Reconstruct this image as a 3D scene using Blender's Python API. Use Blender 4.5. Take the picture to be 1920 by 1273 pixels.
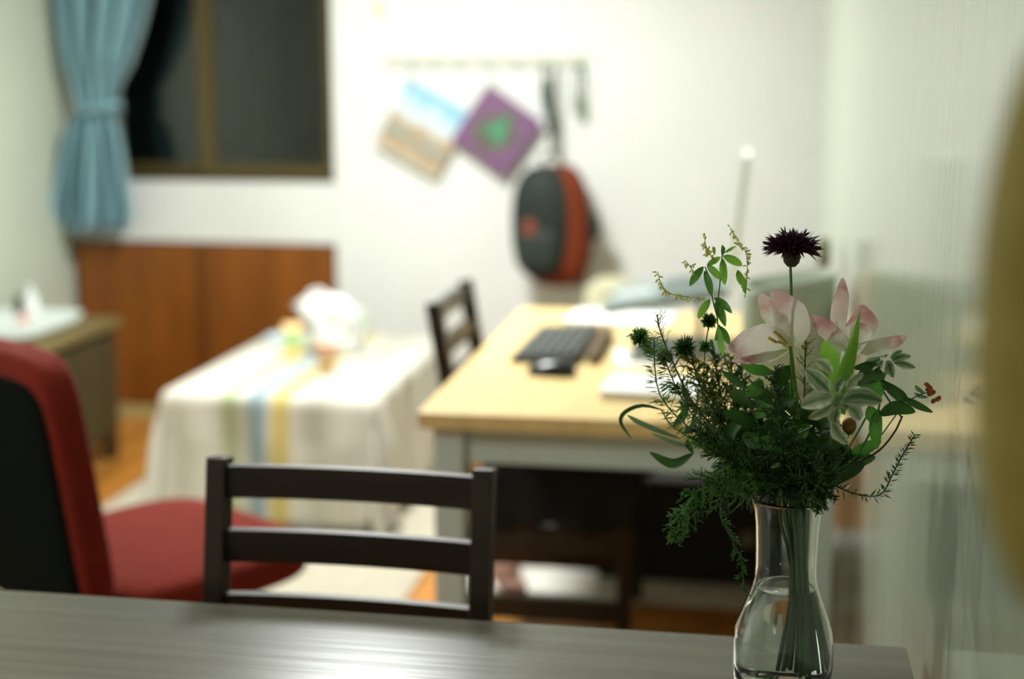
import bpy, bmesh, math, random
from mathutils import Vector, Matrix
random.seed(7)
for o in list(bpy.data.objects): bpy.data.objects.remove(o)
scene = bpy.context.scene
COL = scene.collection

# ------------------------------------------------------------------ camera
F = 1920*50/36.0; H = 1.45
PITCH = math.atan((636.5-142)/F); YAW = math.atan((1415-960)*math.cos(PITCH)/F)
sp, cp, ss, cs = math.sin(PITCH), math.cos(PITCH), math.sin(YAW), math.cos(YAW)
FW = Vector((-ss*cp, cs*cp, -sp)); RT = Vector((cs, ss, 0)); UP = Vector((-ss*sp, cs*sp, cp))
EYE = Vector((0, 0, H))
def P(px, py, x=None, y=None, z=None):
    """photo pixel (1920x1273) -> point on the plane X=x, Y=y or Z=z"""
    d = FW + RT*((px-960)/F) - UP*((py-636.5)/F)
    t = x/d.x if x is not None else y/d.y if y is not None else (z-H)/d.z
    return EYE + d*t
cam_d = bpy.data.cameras.new('camera'); cam = bpy.data.objects.new('camera', cam_d); COL.objects.link(cam)
cam.location = EYE
cam.rotation_euler = (math.pi/2-PITCH, 0, YAW)
cam_d.sensor_width = 36; cam_d.lens = 50; cam_d.clip_start = .05
cam_d.dof.use_dof = True; cam_d.dof.focus_distance = 1.60; cam_d.dof.aperture_fstop = 1.8
scene.camera = cam

# ------------------------------------------------------------------ world, lamp light, exposure
w = bpy.data.worlds.new('night'); scene.world = w; w.use_nodes = True
w.node_tree.nodes['Background'].inputs[0].default_value = (.010, .016, .014, 1)
w.node_tree.nodes['Background'].inputs[1].default_value = .6
scene.view_settings.view_transform = 'Standard'; scene.view_settings.look = 'None'
scene.view_settings.gamma = 1; scene.view_settings.use_curve_mapping = False
scene.view_settings.exposure = 0.15
LAMP = Vector((-1.15, 4.05, 2.40)); LAMP_W = 78
ld = bpy.data.lights.new('ceiling_lamp_light', 'AREA'); ld.shape = 'DISK'; ld.size = .46; ld.energy = LAMP_W
ld.color = (.97, 1.0, .96)
lo = bpy.data.objects.new('ceiling_lamp_light', ld); COL.objects.link(lo); lo.location = LAMP - Vector((0, 0, .075))
FILL_LAMP = Vector((-2.1, 1.0, 2.40))          # made-up fill lamp over the dining end, added to brighten the foreground
ld2 = bpy.data.lights.new('dining_fill_light', 'AREA'); ld2.shape = 'DISK'; ld2.size = .40; ld2.energy = 29; ld2.color = (.96, 1.0, .96)
lo2 = bpy.data.objects.new('dining_fill_light', ld2); COL.objects.link(lo2); lo2.location = FILL_LAMP

# ------------------------------------------------------------------ materials
MATS = {}
def mat(name, col, rough=.6, metal=0, var=0, scale=(6, 6, 6), bump=0, bscale=None, spec=.5, trans=0, ior=1.45, sub=0, emit=None, estr=0, sheen=0, aniso=0):
    if name in MATS: return MATS[name]
    m = bpy.data.materials.new(name); m.use_nodes = True; nt = m.node_tree
    b = nt.nodes['Principled BSDF']
    b.inputs['Base Color'].default_value = (*col, 1); b.inputs['Roughness'].default_value = rough
    b.inputs['Metallic'].default_value = metal; b.inputs['IOR'].default_value = ior
    b.inputs['Specular IOR Level'].default_value = spec
    b.inputs['Transmission Weight'].default_value = trans
    if sheen: b.inputs['Sheen Weight'].default_value = sheen
    if emit:
        b.inputs['Emission Color'].default_value = (*emit, 1); b.inputs['Emission Strength'].default_value = estr
    if var or bump:
        tc = nt.nodes.new('ShaderNodeTexCoord'); mp = nt.nodes.new('ShaderNodeMapping')
        nt.links.new(tc.outputs['Object'], mp.inputs[0]); mp.inputs['Scale'].default_value = scale
        nz = nt.nodes.new('ShaderNodeTexNoise'); nz.inputs['Scale'].default_value = 1; nz.inputs['Detail'].default_value = 5
        nt.links.new(mp.outputs[0], nz.inputs['Vector'])
        if var:
            r = nt.nodes.new('ShaderNodeValToRGB')
            r.color_ramp.elements[0].position = .3; r.color_ramp.elements[1].position = .7
            r.color_ramp.elements[0].color = (*[c*(1-var) for c in col], 1)
            r.color_ramp.elements[1].color = (*[min(1, c*(1+var)) for c in col], 1)
            nt.links.new(nz.outputs['Fac'], r.inputs[0]); nt.links.new(r.outputs[0], b.inputs['Base Color'])
        if bump:
            bp = nt.nodes.new('ShaderNodeBump'); bp.inputs['Strength'].default_value = bump; bp.inputs['Distance'].default_value = .01
            nt.links.new(nz.outputs['Fac'], bp.inputs['Height']); nt.links.new(bp.outputs[0], b.inputs['Normal'])
    MATS[name] = m
    return m
def leafmat(name, stops, axis='v', rough=.5, noise=.25, nscale=40, trans=.25, vein=None):
    """leaf / petal: colour ramp along uv v (base to tip), u (|centre| to margin) plus noise, with translucency"""
    if name in MATS: return MATS[name]
    m = bpy.data.materials.new(name); m.use_nodes = True; nt = m.node_tree; N = nt.nodes.new; L = nt.links.new
    b = nt.nodes['Principled BSDF']; out = nt.nodes['Material Output']
    uv = N('ShaderNodeUVMap'); uv.uv_map = 'UVMap'; sx = N('ShaderNodeSeparateXYZ'); L(uv.outputs[0], sx.inputs[0])
    tc = N('ShaderNodeTexCoord'); nz = N('ShaderNodeTexNoise'); nz.inputs['Scale'].default_value = nscale; nz.inputs['Detail'].default_value = 4
    L(tc.outputs['Object'], nz.inputs['Vector'])
    if axis == 'v': src = sx.outputs['Y']
    else:
        a = N('ShaderNodeMath'); a.operation = 'SUBTRACT'; L(sx.outputs['X'], a.inputs[0]); a.inputs[1].default_value = .5
        a2 = N('ShaderNodeMath'); a2.operation = 'ABSOLUTE'; L(a.outputs[0], a2.inputs[0])
        a3 = N('ShaderNodeMath'); a3.operation = 'MULTIPLY'; L(a2.outputs[0], a3.inputs[0]); a3.inputs[1].default_value = 2
        src = a3.outputs[0]
    ns = N('ShaderNodeMath'); ns.operation = 'MULTIPLY_ADD'; L(nz.outputs['Fac'], ns.inputs[0]); ns.inputs[1].default_value = noise*2; ns.inputs[2].default_value = -noise
    ad = N('ShaderNodeMath'); ad.operation = 'ADD'; L(src, ad.inputs[0]); L(ns.outputs[0], ad.inputs[1])
    r = N('ShaderNodeValToRGB'); e = r.color_ramp.elements
    e[0].position = stops[0][0]; e[0].color = (*stops[0][1], 1); e[1].position = stops[-1][0]; e[1].color = (*stops[-1][1], 1)
    for p, c in stops[1:-1]:
        q = e.new(p); q.color = (*c, 1)
    L(ad.outputs[0], r.inputs[0]); L(r.outputs[0], b.inputs['Base Color']); b.inputs['Roughness'].default_value = rough
    t = N('ShaderNodeBsdfTranslucent'); L(r.outputs[0], t.inputs['Color'])
    mx = N('ShaderNodeMixShader'); mx.inputs[0].default_value = trans
    L(b.outputs[0], mx.inputs[1]); L(t.outputs[0], mx.inputs[2]); L(mx.outputs[0], out.inputs['Surface'])
    MATS[name] = m
    return m

# ------------------------------------------------------------------ mesh helpers
class MB:
    def __init__(s): s.v = []; s.f = []; s.uv = []; s.sm = []
    def add(s, vs, fs, smooth=False, uvs=None):
        o = len(s.v); s.v += [Vector(q) for q in vs]
        for k, f in enumerate(fs):
            s.f.append([o+i for i in f]); s.sm.append(smooth)
            s.uv.append([uvs[i] for i in f] if uvs else [(0, 0)]*len(f))
        return s
    def box(s, a, b, M=None):
        a, b = Vector(a), Vector(b)
        vs = [Vector((x, y, z)) for x in (a.x, b.x) for y in (a.y, b.y) for z in (a.z, b.z)]
        if M is not None: vs = [M @ q for q in vs]
        return s.add(vs, [(0, 1, 3, 2), (4, 6, 7, 5), (0, 4, 5, 1), (2, 3, 7, 6), (0, 2, 6, 4), (1, 5, 7, 3)])
    def beam(s, p, q, wx, wy, up=(0, 0, 1)):
        p, q = Vector(p), Vector(q); t = (q-p).normalized(); sd = t.cross(Vector(up))
        if sd.length < 1e-4: sd = Vector((1, 0, 0))
        sd.normalize(); n = sd.cross(t)
        vs = []
        for c in (p, q):
            for i, j in ((-1, -1), (1, -1), (1, 1), (-1, 1)): vs.append(c+sd*(i*wx/2)+n*(j*wy/2))
        return s.add(vs, [(0, 3, 2, 1), (4, 5, 6, 7), (0, 1, 5, 4), (1, 2, 6, 5), (2, 3, 7, 6), (3, 0, 4, 7)])
    def tube(s, pts, rad, n=8, caps=True):
        pts = [Vector(q) for q in pts]
        if not hasattr(rad, '__len__'): rad = [rad]*len(pts)
        t0 = (pts[1]-pts[0]).normalized(); a = t0.orthogonal().normalized(); vs = []; fs = []; uvs = []
        for i, p in enumerate(pts):
            t = (pts[min(i+1, len(pts)-1)]-pts[max(i-1, 0)]).normalized()
            a = (a - t*a.dot(t));  a = a.normalized() if a.length > 1e-6 else t.orthogonal().normalized()
            b = t.cross(a)
            for k in range(n):
                th = 2*math.pi*k/n; vs.append(p+(a*math.cos(th)+b*math.sin(th))*rad[i]); uvs.append((k/n, i/(len(pts)-1)))
        for i in range(len(pts)-1):
            for k in range(n): fs.append((i*n+k, i*n+(k+1) % n, (i+1)*n+(k+1) % n, (i+1)*n+k))
        if caps: fs.append(tuple(range(n))[::-1]); fs.append(tuple((len(pts)-1)*n+k for k in range(n)))
        return s.add(vs, fs, True, uvs)
    def lathe(s, prof, n=32, c=(0, 0, 0), closed=False):
        c = Vector(c); vs = []; fs = []; m = len(prof)
        for r, z in prof:
            for k in range(n):
                th = 2*math.pi*k/n; vs.append(c+Vector((r*math.cos(th), r*math.sin(th), z)))
        for i in range(m if closed else m-1):
            j = (i+1) % m
            for k in range(n): fs.append((i*n+k, i*n+(k+1) % n, j*n+(k+1) % n, j*n+k))
        if not closed:
            if prof[0][0] > 1e-5: fs.append(tuple(range(n))[::-1])
            if prof[-1][0] > 1e-5: fs.append(tuple((m-1)*n+k for k in range(n)))
        return s.add(vs, fs, True)
    def superell(s, c, r, e=.5, n=24, m=14, M=None):
        c = Vector(c); vs = []; fs = []
        f = lambda x: math.copysign(abs(x)**e, x)
        for i in range(m+1):
            ph = -math.pi/2+math.pi*i/m
            for k in range(n):
                th = 2*math.pi*k/n
                q = Vector((r[0]*f(math.cos(ph))*f(math.cos(th)), r[1]*f(math.cos(ph))*f(math.sin(th)), r[2]*f(math.sin(ph))))
                vs.append((M @ q if M is not None else q)+c)
        for i in range(m):
            for k in range(n): fs.append((i*n+k, i*n+(k+1) % n, (i+1)*n+(k+1) % n, (i+1)*n+k))
        return s.add(vs, fs, True)
    def blade(s, pts, width, side=None, turn=0, cup=0, nv=12, nu=6, prof=None, wave=0):
        """leaf / petal: pts centre line (smoothed), width max full width, side lateral direction, cup >0 bends the margins"""
        c = smooth(pts, nv); prof = prof or (lambda t: math.sin(math.pi*min(1, max(0, t*.93+.05)))**.75)
        vs = []; uvs = []; fs = []
        for i in range(nv+1):
            t = (c[min(i+1, nv)]-c[max(i-1, 0)]).normalized()
            sd = Vector(side) if side is not None else t.cross(Vector((0, 1, 0)))
            sd = sd - t*sd.dot(t)
            sd = sd.normalized() if sd.length > 1e-5 else t.orthogonal().normalized()
            if turn: sd = Matrix.Rotation(turn, 3, t) @ sd
            n = t.cross(sd); wd = width*prof(i/nv)/2
            for k in range(nu+1):
                u = 2*k/nu-1
                vs.append(c[i]+sd*(u*wd)+n*(cup*wd*(u*u) + wave*wd*math.sin(i*1.3+k)*abs(u)))
                uvs.append((k/nu, i/nv))
        for i in range(nv):
            for k in range(nu): fs.append((i*(nu+1)+k, i*(nu+1)+k+1, (i+1)*(nu+1)+k+1, (i+1)*(nu+1)+k))
        return s.add(vs, fs, True, uvs)
    def mesh(s, name, m, bevel=0, seg=2, recalc=True, org=None):
        me = bpy.data.meshes.new(name); vs = s.v if org is None else [q-org for q in s.v]
        me.from_pydata([tuple(q) for q in vs], [], s.f)
        ul = me.uv_layers.new(name='UVMap'); k = 0
        flat = [c for f in s.uv for uvv in f for c in uvv]
        ul.data.foreach_set('uv', flat)
        me.polygons.foreach_set('use_smooth', s.sm)
        if bevel or recalc:
            b = bmesh.new(); b.from_mesh(me)
            if recalc: bmesh.ops.recalc_face_normals(b, faces=b.faces)
            if bevel:
                es = [e for e in b.edges if len(e.link_faces) == 2 and e.calc_face_angle(0) > .6]
                bmesh.ops.bevel(b, geom=es, offset=bevel, segments=seg, affect='EDGES', profile=.6)
            b.to_mesh(me); b.free()
        me.materials.append(m)
        return me
    def build(s, name, m, parent=None, bevel=0, seg=2, recalc=True, world=False):
        org = parent_loc(parent) if (world and parent) else None
        me = s.mesh(name, m, bevel, seg, recalc, org)
        o = bpy.data.objects.new(name, me); COL.objects.link(o)
        if parent: o.parent = parent
        return o
def parent_loc(p):
    l = Vector((0, 0, 0))
    while p: l += p.location; p = p.parent
    return l
def smooth(pts, n):
    pts = [Vector(q) for q in pts]
    if len(pts) == 2: return [pts[0].lerp(pts[1], i/n) for i in range(n+1)]
    ext = [pts[0]*2-pts[1]]+pts+[pts[-1]*2-pts[-2]]; out = []; m = len(pts)-1
    for i in range(n+1):
        g = i/n*m; k = min(int(g), m-1); t = g-k; a, b, c, d = ext[k:k+4]
        out.append(.5*((2*b)+(c-a)*t+(2*a-5*b+4*c-d)*t*t+(3*b-a-3*c+d)*t**3))
    return out
def tag(o, label, cat, group=None):
    o['label'] = label; o['category'] = cat
    if group: o['group'] = group
    return o
def thing(name, label, cat, loc=(0, 0, 0), rotz=0, group=None):
    o = bpy.data.objects.new(name, None); COL.objects.link(o); o.location = loc; o.rotation_euler = (0, 0, rotz)
    o.empty_display_size = .05
    return tag(o, label, cat, group)
def struct(o): o['kind'] = 'structure'; return o
def stuff(o): o['kind'] = 'stuff'; return o
def copy_tree(o, parent=None):
    c = o.copy(); COL.objects.link(c); c.parent = parent
    for ch in o.children: copy_tree(ch, c)
    return c

# ------------------------------------------------------------------ the room
XL, XR, YB, YN, ZC = -2.83, .235, 5.60, -1.3, 2.48
YA = YB+.05                      # recessed bay holding window and cabinet
wall_m = mat('white_paint', (.69, .70, .685), .65, var=.03, scale=(3, 3, 3), bump=.05)
lwall_m = mat('pale_green_paint', (.54, .60, .50), .6, var=.03, scale=(3, 3, 3))
floor_m = mat('orange_wood_floor', (.42, .17, .028), .38, var=.35, scale=(14, 1.2, 4))
fl = MB().box((XL-.1, YN-.1, -.08), (XR+.1, YA+.3, 0)).build('floor', mat('floor_joint', (.16, .065, .014), .5)); struct(fl)
plank = None; pk = 0
pw = .19
for ix in range(17):
    x0 = XL+ix*pw; off = random.uniform(.3, 1.2)
    ys = [YN, off-.4, off+1.1, off+2.5, off+3.8, YA+.0]
    for a, b in zip(ys, ys[1:]):
        MB().box((x0+.002, a+.002, 0), (min(x0+pw, XR)-.002, b-.002, .006)).build('plank', floor_m, fl)
struct(MB().box((XL-.1, YN-.1, ZC), (XR+.1, YA+.3, ZC+.1)).build('ceiling', mat('ceiling_paint', (.86, .86, .82), .8)))
struct(MB().box((XL-.1, YN-.1, 0), (XL, YA+.3, ZC)).build('wall_left', lwall_m))
struct(MB().box((XL, YN-.1, 0), (XR, YN, ZC)).build('wall_rear', mat('rear_paint', (.80, .80, .76), .8)))
# right wall: glossy painted panel with vertical streaks
def panel_mat():
    m = mat('glossy_streaked_panel', (.70, .76, .66), .12)
    nt = m.node_tree; N = nt.nodes.new; L = nt.links.new; b = nt.nodes['Principled BSDF']
    tc = N('ShaderNodeTexCoord'); mp = N('ShaderNodeMapping'); L(tc.outputs['Object'], mp.inputs[0]); mp.inputs['Scale'].default_value = (1, 26, .45)
    nz = N('ShaderNodeTexNoise'); nz.inputs['Scale'].default_value = 1.4; nz.inputs['Detail'].default_value = 7; nz.inputs['Roughness'].default_value = .62
    L(mp.outputs[0], nz.inputs['Vector'])
    r = N('ShaderNodeValToRGB'); e = r.color_ramp.elements
    e[0].position = .26; e[0].color = (.22, .27, .20, 1); e[1].position = .44; e[1].color = (.43, .49, .39, 1)
    L(nz.outputs['Fac'], r.inputs[0]); L(r.outputs[0], b.inputs['Base Color'])
    bp = N('ShaderNodeBump'); bp.inputs['Strength'].default_value = .06; bp.inputs['Distance'].default_value = .004
    L(nz.outputs['Fac'], bp.inputs['Height']); L(bp.outputs[0], b.inputs['Normal'])
    rr = N('ShaderNodeMapRange'); rr.inputs['To Min'].default_value = .05; rr.inputs['To Max'].default_value = .17
    L(nz.outputs['Fac'], rr.inputs[0]); L(rr.outputs[0], b.inputs['Roughness'])
    return m
struct(MB().box((XR, YN-.1, 0), (XR+.1, YA+.3, ZC)).build('wall_right', panel_mat()))
# back wall with a shallow bay at the left (window above, cabinet below)
WX0, WX1 = XL+.10, P(622, 340, y=YB).x
WZ0 = P(500, 343, y=YB).z; WZ1 = 2.12
CX0, CX1 = P(142, 456, y=YB).x, P(627, 456, y=YB).x
CZ1 = P(400, 456, y=YB).z
struct(MB().box((WX1+.012, YB, 0), (XR, YA+.3, ZC)).build('wall_back', wall_m))
bay = MB()
bay.box((XL, YA-.03, CZ1+.004), (WX1+.012, YA+.3, WZ0)); bay.box((XL, YA-.03, WZ1), (WX1+.012, YA+.3, ZC)); bay.box((XL, YA-.03, WZ0), (WX0, YA+.3, WZ1))
struct(bay.build('wall_bay', wall_m))
struct(MB().box((CX1+.03, YB-.012, 0), (XR, YB, .07)).build('baseboard_back', mat('cream_skirting', (.62, .56, .38), .5), bevel=.003))
# window
frame_m = mat('olive_brown_aluminium', (.040, .030, .009), .42, metal=.3)
win = struct(bpy.data.objects.new('window_1', None)); COL.objects.link(win); win.location = (WX0, YA+.02, WZ0)
W_, Hh = WX1-WX0, WZ1-WZ0
def rect_frame(x0, z0, x1, z1, t, y0, y1):
    m = MB(); m.box((x0, y0, z0), (x1, y1, z0+t)); m.box((x0, y0, z1-t), (x1, y1, z1)); m.box((x0, y0, z0+t), (x0+t, y1, z1-t)); m.box((x1-t, y0, z0+t), (x1, y1, z1-t)); return m
rect_frame(0, 0, W_, Hh, .020, 0, .10).build('window_frame', frame_m, win, bevel=.002)
mx = P(372, 0, y=YA).x-WX0
glass_m = mat('window_glass', (.75, .85, .80), .02, trans=1.0, ior=1.5)
def sash_frame(x0, z0, x1, z1, y0, y1):
    m = MB(); m.box((x0, y0, z0), (x1, y1, z0+.045)); m.box((x0, y0, z1-.045), (x1, y1, z1))
    for a_, b_ in ((x0, x0+(.072 if x0 > .1 else .03)), (x1-.026, x1)): m.box((a_, y0, z0+.045), (b_, y1, z1-.045))
    return m
for (a, b, y0) in ((.022, mx+.03, .055), (mx-.036, W_-.022, .015)):
    sf = sash_frame(a, .022, b, Hh-.022, y0, y0+.03).build('sash', mat('olive_sash', (.085, .062, .018), .4, metal=.2), win, bevel=.002)
    MB().box((a+.02, y0+.012, .05), (b-.02, y0+.018, Hh-.05)).build('pane', glass_m, sf)
# dark courtyard wall outside, so the night panes show a dim shape
nb = thing('neighbour_building', 'dark building across the night courtyard seen through the window', 'building', (-2.2, 8.6, 0))
MB().box((-2.5, 0, 0), (2.5, .2, 2.2)).build('wall', mat('night_wall', (.05, .06, .05), .9), nb)
for i in range(4): MB().box((-1.4+i*.8, -.02, 1.1), (-.95+i*.8, 0, 1.9)).build('window', mat('night_window', (.09, .09, .08), .3), nb)

# built-in cabinet under the window
cab = thing('wall_cabinet', 'built-in orange-brown wooden cabinet below the window', 'cabinet', (CX0, YB, 0))
cab_m = mat('amber_plywood', (.20, .060, .005), .42, var=.22, scale=(9, 9, 1.4))
cw = CX1-CX0; PZ = .062
MB().box((0, .02, PZ), (cw, YA-.03-YB+.05, CZ1)).build('body', mat('dark_amber', (.06, .022, .004), .5), cab)
dx = P(383, 600, y=YB).x-CX0
for a, b in ((0, dx-.004), (dx+.004, cw)):
    d = MB().box((a+.004, -.004, PZ+.004), (b-.004, .018, CZ1-.006)).build('door', cab_m, cab, bevel=.003)
MB().box((dx-.025, -.009, PZ+.01), (dx+.012, -.003, CZ1-.012)).build('door_strip', mat('dark_amber2', (.10, .032, .004), .45), cab, bevel=.002)
MB().box((0, -.006, 0.006), (cw, .06, PZ)).build('plinth', mat('pale_plinth', (.46, .38, .16), .5), cab, bevel=.003)

# ------------------------------------------------------------------ ceiling lamp (above the frame)
cl = thing('ceiling_lamp', 'round white flush ceiling lamp lighting the room', 'lamp', (LAMP.x, LAMP.y, ZC))
MB().lathe([(0, 0), (.27, 0), (.27, -.03), (.25, -.05), (0, -.05)], 40).build('base', mat('lamp_white', (.8, .8, .78), .4), cl)
MB().lathe([(.24, -.05), (.245, -.075), (.22, -.10), (.12, -.118), (0, -.122)], 40).build('diffuser', mat('lamp_glow', (.9, .9, .85), .4, emit=(1, .98, .90), estr=9), cl)
lo.location = (LAMP.x, LAMP.y, ZC-.13); ld.size = .44

cl['label'] = 'bright round white ceiling lamp above the low table'
cl2 = copy_tree(cl); cl2.location = (FILL_LAMP.x, FILL_LAMP.y, ZC); cl2['label'] = 'added round white fill lamp on the ceiling above the dining table end'; lo2.location = (FILL_LAMP.x, FILL_LAMP.y, ZC-.13)  # added fixture for the fill light, copied from the main ceiling lamp
for c_ in cl2.children:
    if c_.name.startswith('diffuser'):
        c_.data = c_.data.copy(); c_.data.materials[0] = mat('fill_lamp_glow', (.9, .9, .85), .4, emit=(1, .98, .90), estr=3)
# ------------------------------------------------------------------ curtain
cur = thing('curtain', 'dusty blue curtain tied back at the left of the window', 'curtain', (P(180, 430, y=YB).x, YB-.05, P(180, 432, y=YB-.06).z))
cur_m = mat('blue_linen', (.20, .37, .43), .85, var=.12, scale=(40, 40, 4), sheen=.2)
rows = [(-330, 60, 330, 1.0), (-120, 92, 305, 1.0), (0, 108, 284, 1.0), (60, 116, 268, .95), (120, 126, 248, .8), (165, 138, 226, .5), (195, 146, 216, .35),
        (215, 146, 216, .35), (240, 136, 230, .7), (290, 126, 242, .9), (340, 117, 250, 1), (390, 107, 258, 1), (420, 105, 254, 1), (432, 106, 240, 1)]
def curtain_mesh(yoff=0):
    m = MB(); nu = 90; vs = []; fs = []; rr = []
    for i in range(len(rows)-1):
        for k in range(4):
            t = k/4; a, b = rows[i], rows[i+1]; rr.append([a[j]*(1-t)+b[j]*t for j in range(4)])
    rr.append(list(rows[-1]))
    for (py, x0, x1, am) in rr:
        pl = P(x0, py, y=YB-.07); pr = P(x1, py, y=YB-.07)
        for k in range(nu+1):
            u = k/nu; ph = u*2*math.pi*4.3
            sg = 1 if py > 205 else -1
            d = .06*am*(math.sin(ph+.7*sg)+.40*math.sin(ph*.5+1.3*sg+py*.002)) + .03*am*math.sin(math.pi*u)
            q = pl.lerp(pr, u); q.y = YB-.075-d+yoff
            q.x += .007*math.cos(ph)*am
            vs.append(q)
    n = nu+1
    for i in range(len(rr)-1):
        for k in range(nu): fs.append((i*n+k, i*n+k+1, (i+1)*n+k+1, (i+1)*n+k))
    m.add(vs, fs, True); return m
cm = curtain_mesh(); co = cm.build('panel', cur_m, cur, recalc=False, world=True)
sol = co.modifiers.new('thick', 'SOLIDIFY'); sol.thickness = .003
tb = MB(); a, b = P(136, 203, y=YB-.1), P(228, 207, y=YB-.1); c0 = a.lerp(b, .5)
ring = []
for k in range(29):
    th = 2*math.pi*k/28; ring.append((c0.x+(b.x-a.x)/2*.92*math.cos(th), YB-.085+.055*math.sin(th), c0.z+.02*math.cos(th)))
vs = []; 
for q in ring: vs += [Vector(q)+Vector((0, 0, .014)), Vector(q)-Vector((0, 0, .014))]
tb.add(vs, [(2*i, 2*i+2, 2*i+3, 2*i+1) for i in range(28)], True)
o = tb.build('tieback', mat('blue_tieback', (.20, .37, .43), .8), cur, recalc=False, world=True); o.modifiers.new('t', 'SOLIDIFY').thickness = .004
rod = thing('curtain_rod', 'slim curtain rod above the window carrying the blue curtain', 'rod', (0, 0, 0))
rz = P(200, -330, y=YB-.07).z+.02
rod.location = (-2.25, YB-.075, rz)
MB().tube([(-.55, 0, 0), (.6, 0, 0)], .010, 12).build('pole', frame_m, rod)
for s in (-.45, .5): MB().beam((s, 0, 0), (s, .044, 0), .012, .012).build('bracket', frame_m, rod)
for s in (-.56, .61): MB().superell((s, 0, 0), (.02, .018, .018), 1).build('finial', frame_m, rod)

# ------------------------------------------------------------------ foreground dining table
dark_m = mat('black_brown_stain', (.020, .013, .007), .38, var=.3, scale=(3, 30, 30))
tt_m = mat('grey_brown_table_top', (.135, .135, .112), .24, var=.16, scale=(1.6, 46, 46), bump=.03)
TX0, TX1, TY0, TY1, TZ = -1.42, .211, .93, 1.757, .74
dt = thing('dining_table', 'dark grey-brown wooden dining table carrying the flower vase', 'table', ((TX0+TX1)/2, (TY0+TY1)/2, 0.006))
dt_ = MB().box((TX0, TY0, TZ-.028), (TX1, TY1, TZ)).build('table_top', tt_m, dt, bevel=.003, world=True)
for a, b in (((TX0+.07, TY0+.05, TZ-.1), (TX1-.07, TY0+.07, TZ-.0285)), ((TX0+.07, TY1-.07, TZ-.1), (TX1-.07, TY1-.05, TZ-.0285)),
             ((TX0+.05, TY0+.07, TZ-.1), (TX0+.07, TY1-.07, TZ-.0285)), ((TX1-.07, TY0+.07, TZ-.1), (TX1-.05, TY1-.07, TZ-.0285))):
    MB().box(a, b).build('apron', dark_m, dt, bevel=.002, world=True)
for x in (TX0+.05, TX1-.05):
    for y in (TY0+.05, TY1-.05): MB().box((x-.03, y-.03, .006), (x+.03, y+.03, TZ-.0285)).build('leg', dark_m, dt, bevel=.003, world=True)

# ------------------------------------------------------------------ ladder-back chairs (local: back posts at y=0 top, seat towards -y)
RAILS = ((.836, .884), (.7435, .7915), (.645, .699))
def make_chair(name, label):
    c = thing(name, label, 'chair', (0, 0, .006))
    hw = .213; pwid = .030
    def yb(z): return 0 if z > .9 else -(.9-z)*.17 if z > .42 else -.48*.17
    for s in (-1, 1):
        x = s*(hw-pwid/2)
        m = MB()
        zs = [0, .42, .66, .894]; ys = [-.035, -.48*.17, -.235*.17, 0]
        for i in range(3): m.beam((x, ys[i], zs[i]), (x, ys[i+1], zs[i+1]), .030, .038, up=(0, 1, 0))
        m.build('back_post', dark_m, c, bevel=.003)
        MB().box((x-.018, -.50, 0), (x+.018, -.464, .42)).build('leg', dark_m, c, bevel=.003)
        MB().box((x-.010, -.464, .365), (x+.010, -.09, .42)).build('seat_rail', dark_m, c, bevel=.002)
        MB().box((x-.010, -.465, .265), (x+.010, -.072, .335)).build('stretcher', dark_m, c, bevel=.002)
        MB().box((x-.010, -.465, .085), (x+.010, -.045, .145)).build('stretcher', dark_m, c, bevel=.002)
    MB().box((-hw+.04, -.49, .365), (hw-.04, -.47, .42)).build('seat_rail', dark_m, c, bevel=.002)
    MB().box((-hw+.03, -.10, .365), (hw-.03, -.082, .42)).build('seat_rail', dark_m, c, bevel=.002)
    MB().box((-hw-.002, -.51, .42), (hw+.002, -.105, .445)).build('seat', dark_m, c, bevel=.004)
    for z0, z1 in RAILS:
        zm = (z0+z1)/2; y = yb(zm); m = MB(); n = 10; ins = hw-pwid
        for k in range(n):       # slightly bowed rail
            xa, xb = -ins+2*ins*k/n, -ins+2*ins*(k+1)/n
            bw = lambda x: .012*(1-(x/ins)**2)
            m.beam((xa, y+bw(xa), zm), (xb, y+bw(xb), zm), .016, z1-z0)
        m.build('back_rail', dark_m, c)
    return c
ch = make_chair('dining_chair', 'dark ladder-back chair tucked against the far side of the grey-brown dining table')
ch.location = (-.56, 1.925, .006); ch.rotation_euler.z = 0
ch2 = copy_tree(ch); ch2['label'] = 'dark ladder-back chair pushed under the left side of the pale wood desk'
ch2.location = (-.765, 3.585, .006); ch2.rotation_euler.z = math.pi/2
for c in (ch, ch2): c['group'] = 'dark ladder-back wooden chairs'

# ------------------------------------------------------------------ desk
DX0, DX1, DY0, DY1, DZ = -.683, .217, 2.86, 4.26, .75
oak_m = mat('pale_yellow_wood', (.70, .51, .23), .42, var=.10, scale=(26, 2.2, 10))
wht_m = mat('pale_grey_white_paint', (.52, .62, .60), .5, var=.03)
dk = thing('desk', 'pale wood desk with greyish white legs along the glossy right wall', 'desk', ((DX0+DX1)/2, (DY0+DY1)/2, .006))
MB().box((DX0, DY0, DZ-.036), (DX1, DY1, DZ)).build('desk_top', oak_m, dk, bevel=.003, world=True)
for x in (DX0+.06, DX1-.06):
    for y in (DY0+.06, DY1-.06): MB().box((x-.032, y-.032, .006), (x+.032, y+.032, DZ-.0365)).build('leg', wht_m, dk, bevel=.003, world=True)
for a, b in (((DX0+.093, DY0+.045, DZ-.118), (DX1-.093, DY0+.065, DZ-.0365)), ((DX0+.093, DY1-.065, DZ-.118), (DX1-.093, DY1-.045, DZ-.0365)),
             ((DX0+.045, DY0+.093, DZ-.118), (DX0+.065, DY1-.093, DZ-.0365)), ((DX1-.065, DY0+.093, DZ-.118), (DX1-.045, DY1-.093, DZ-.0365))):
    MB().box(a, b).build('apron', wht_m, dk, bevel=.002, world=True)

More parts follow.
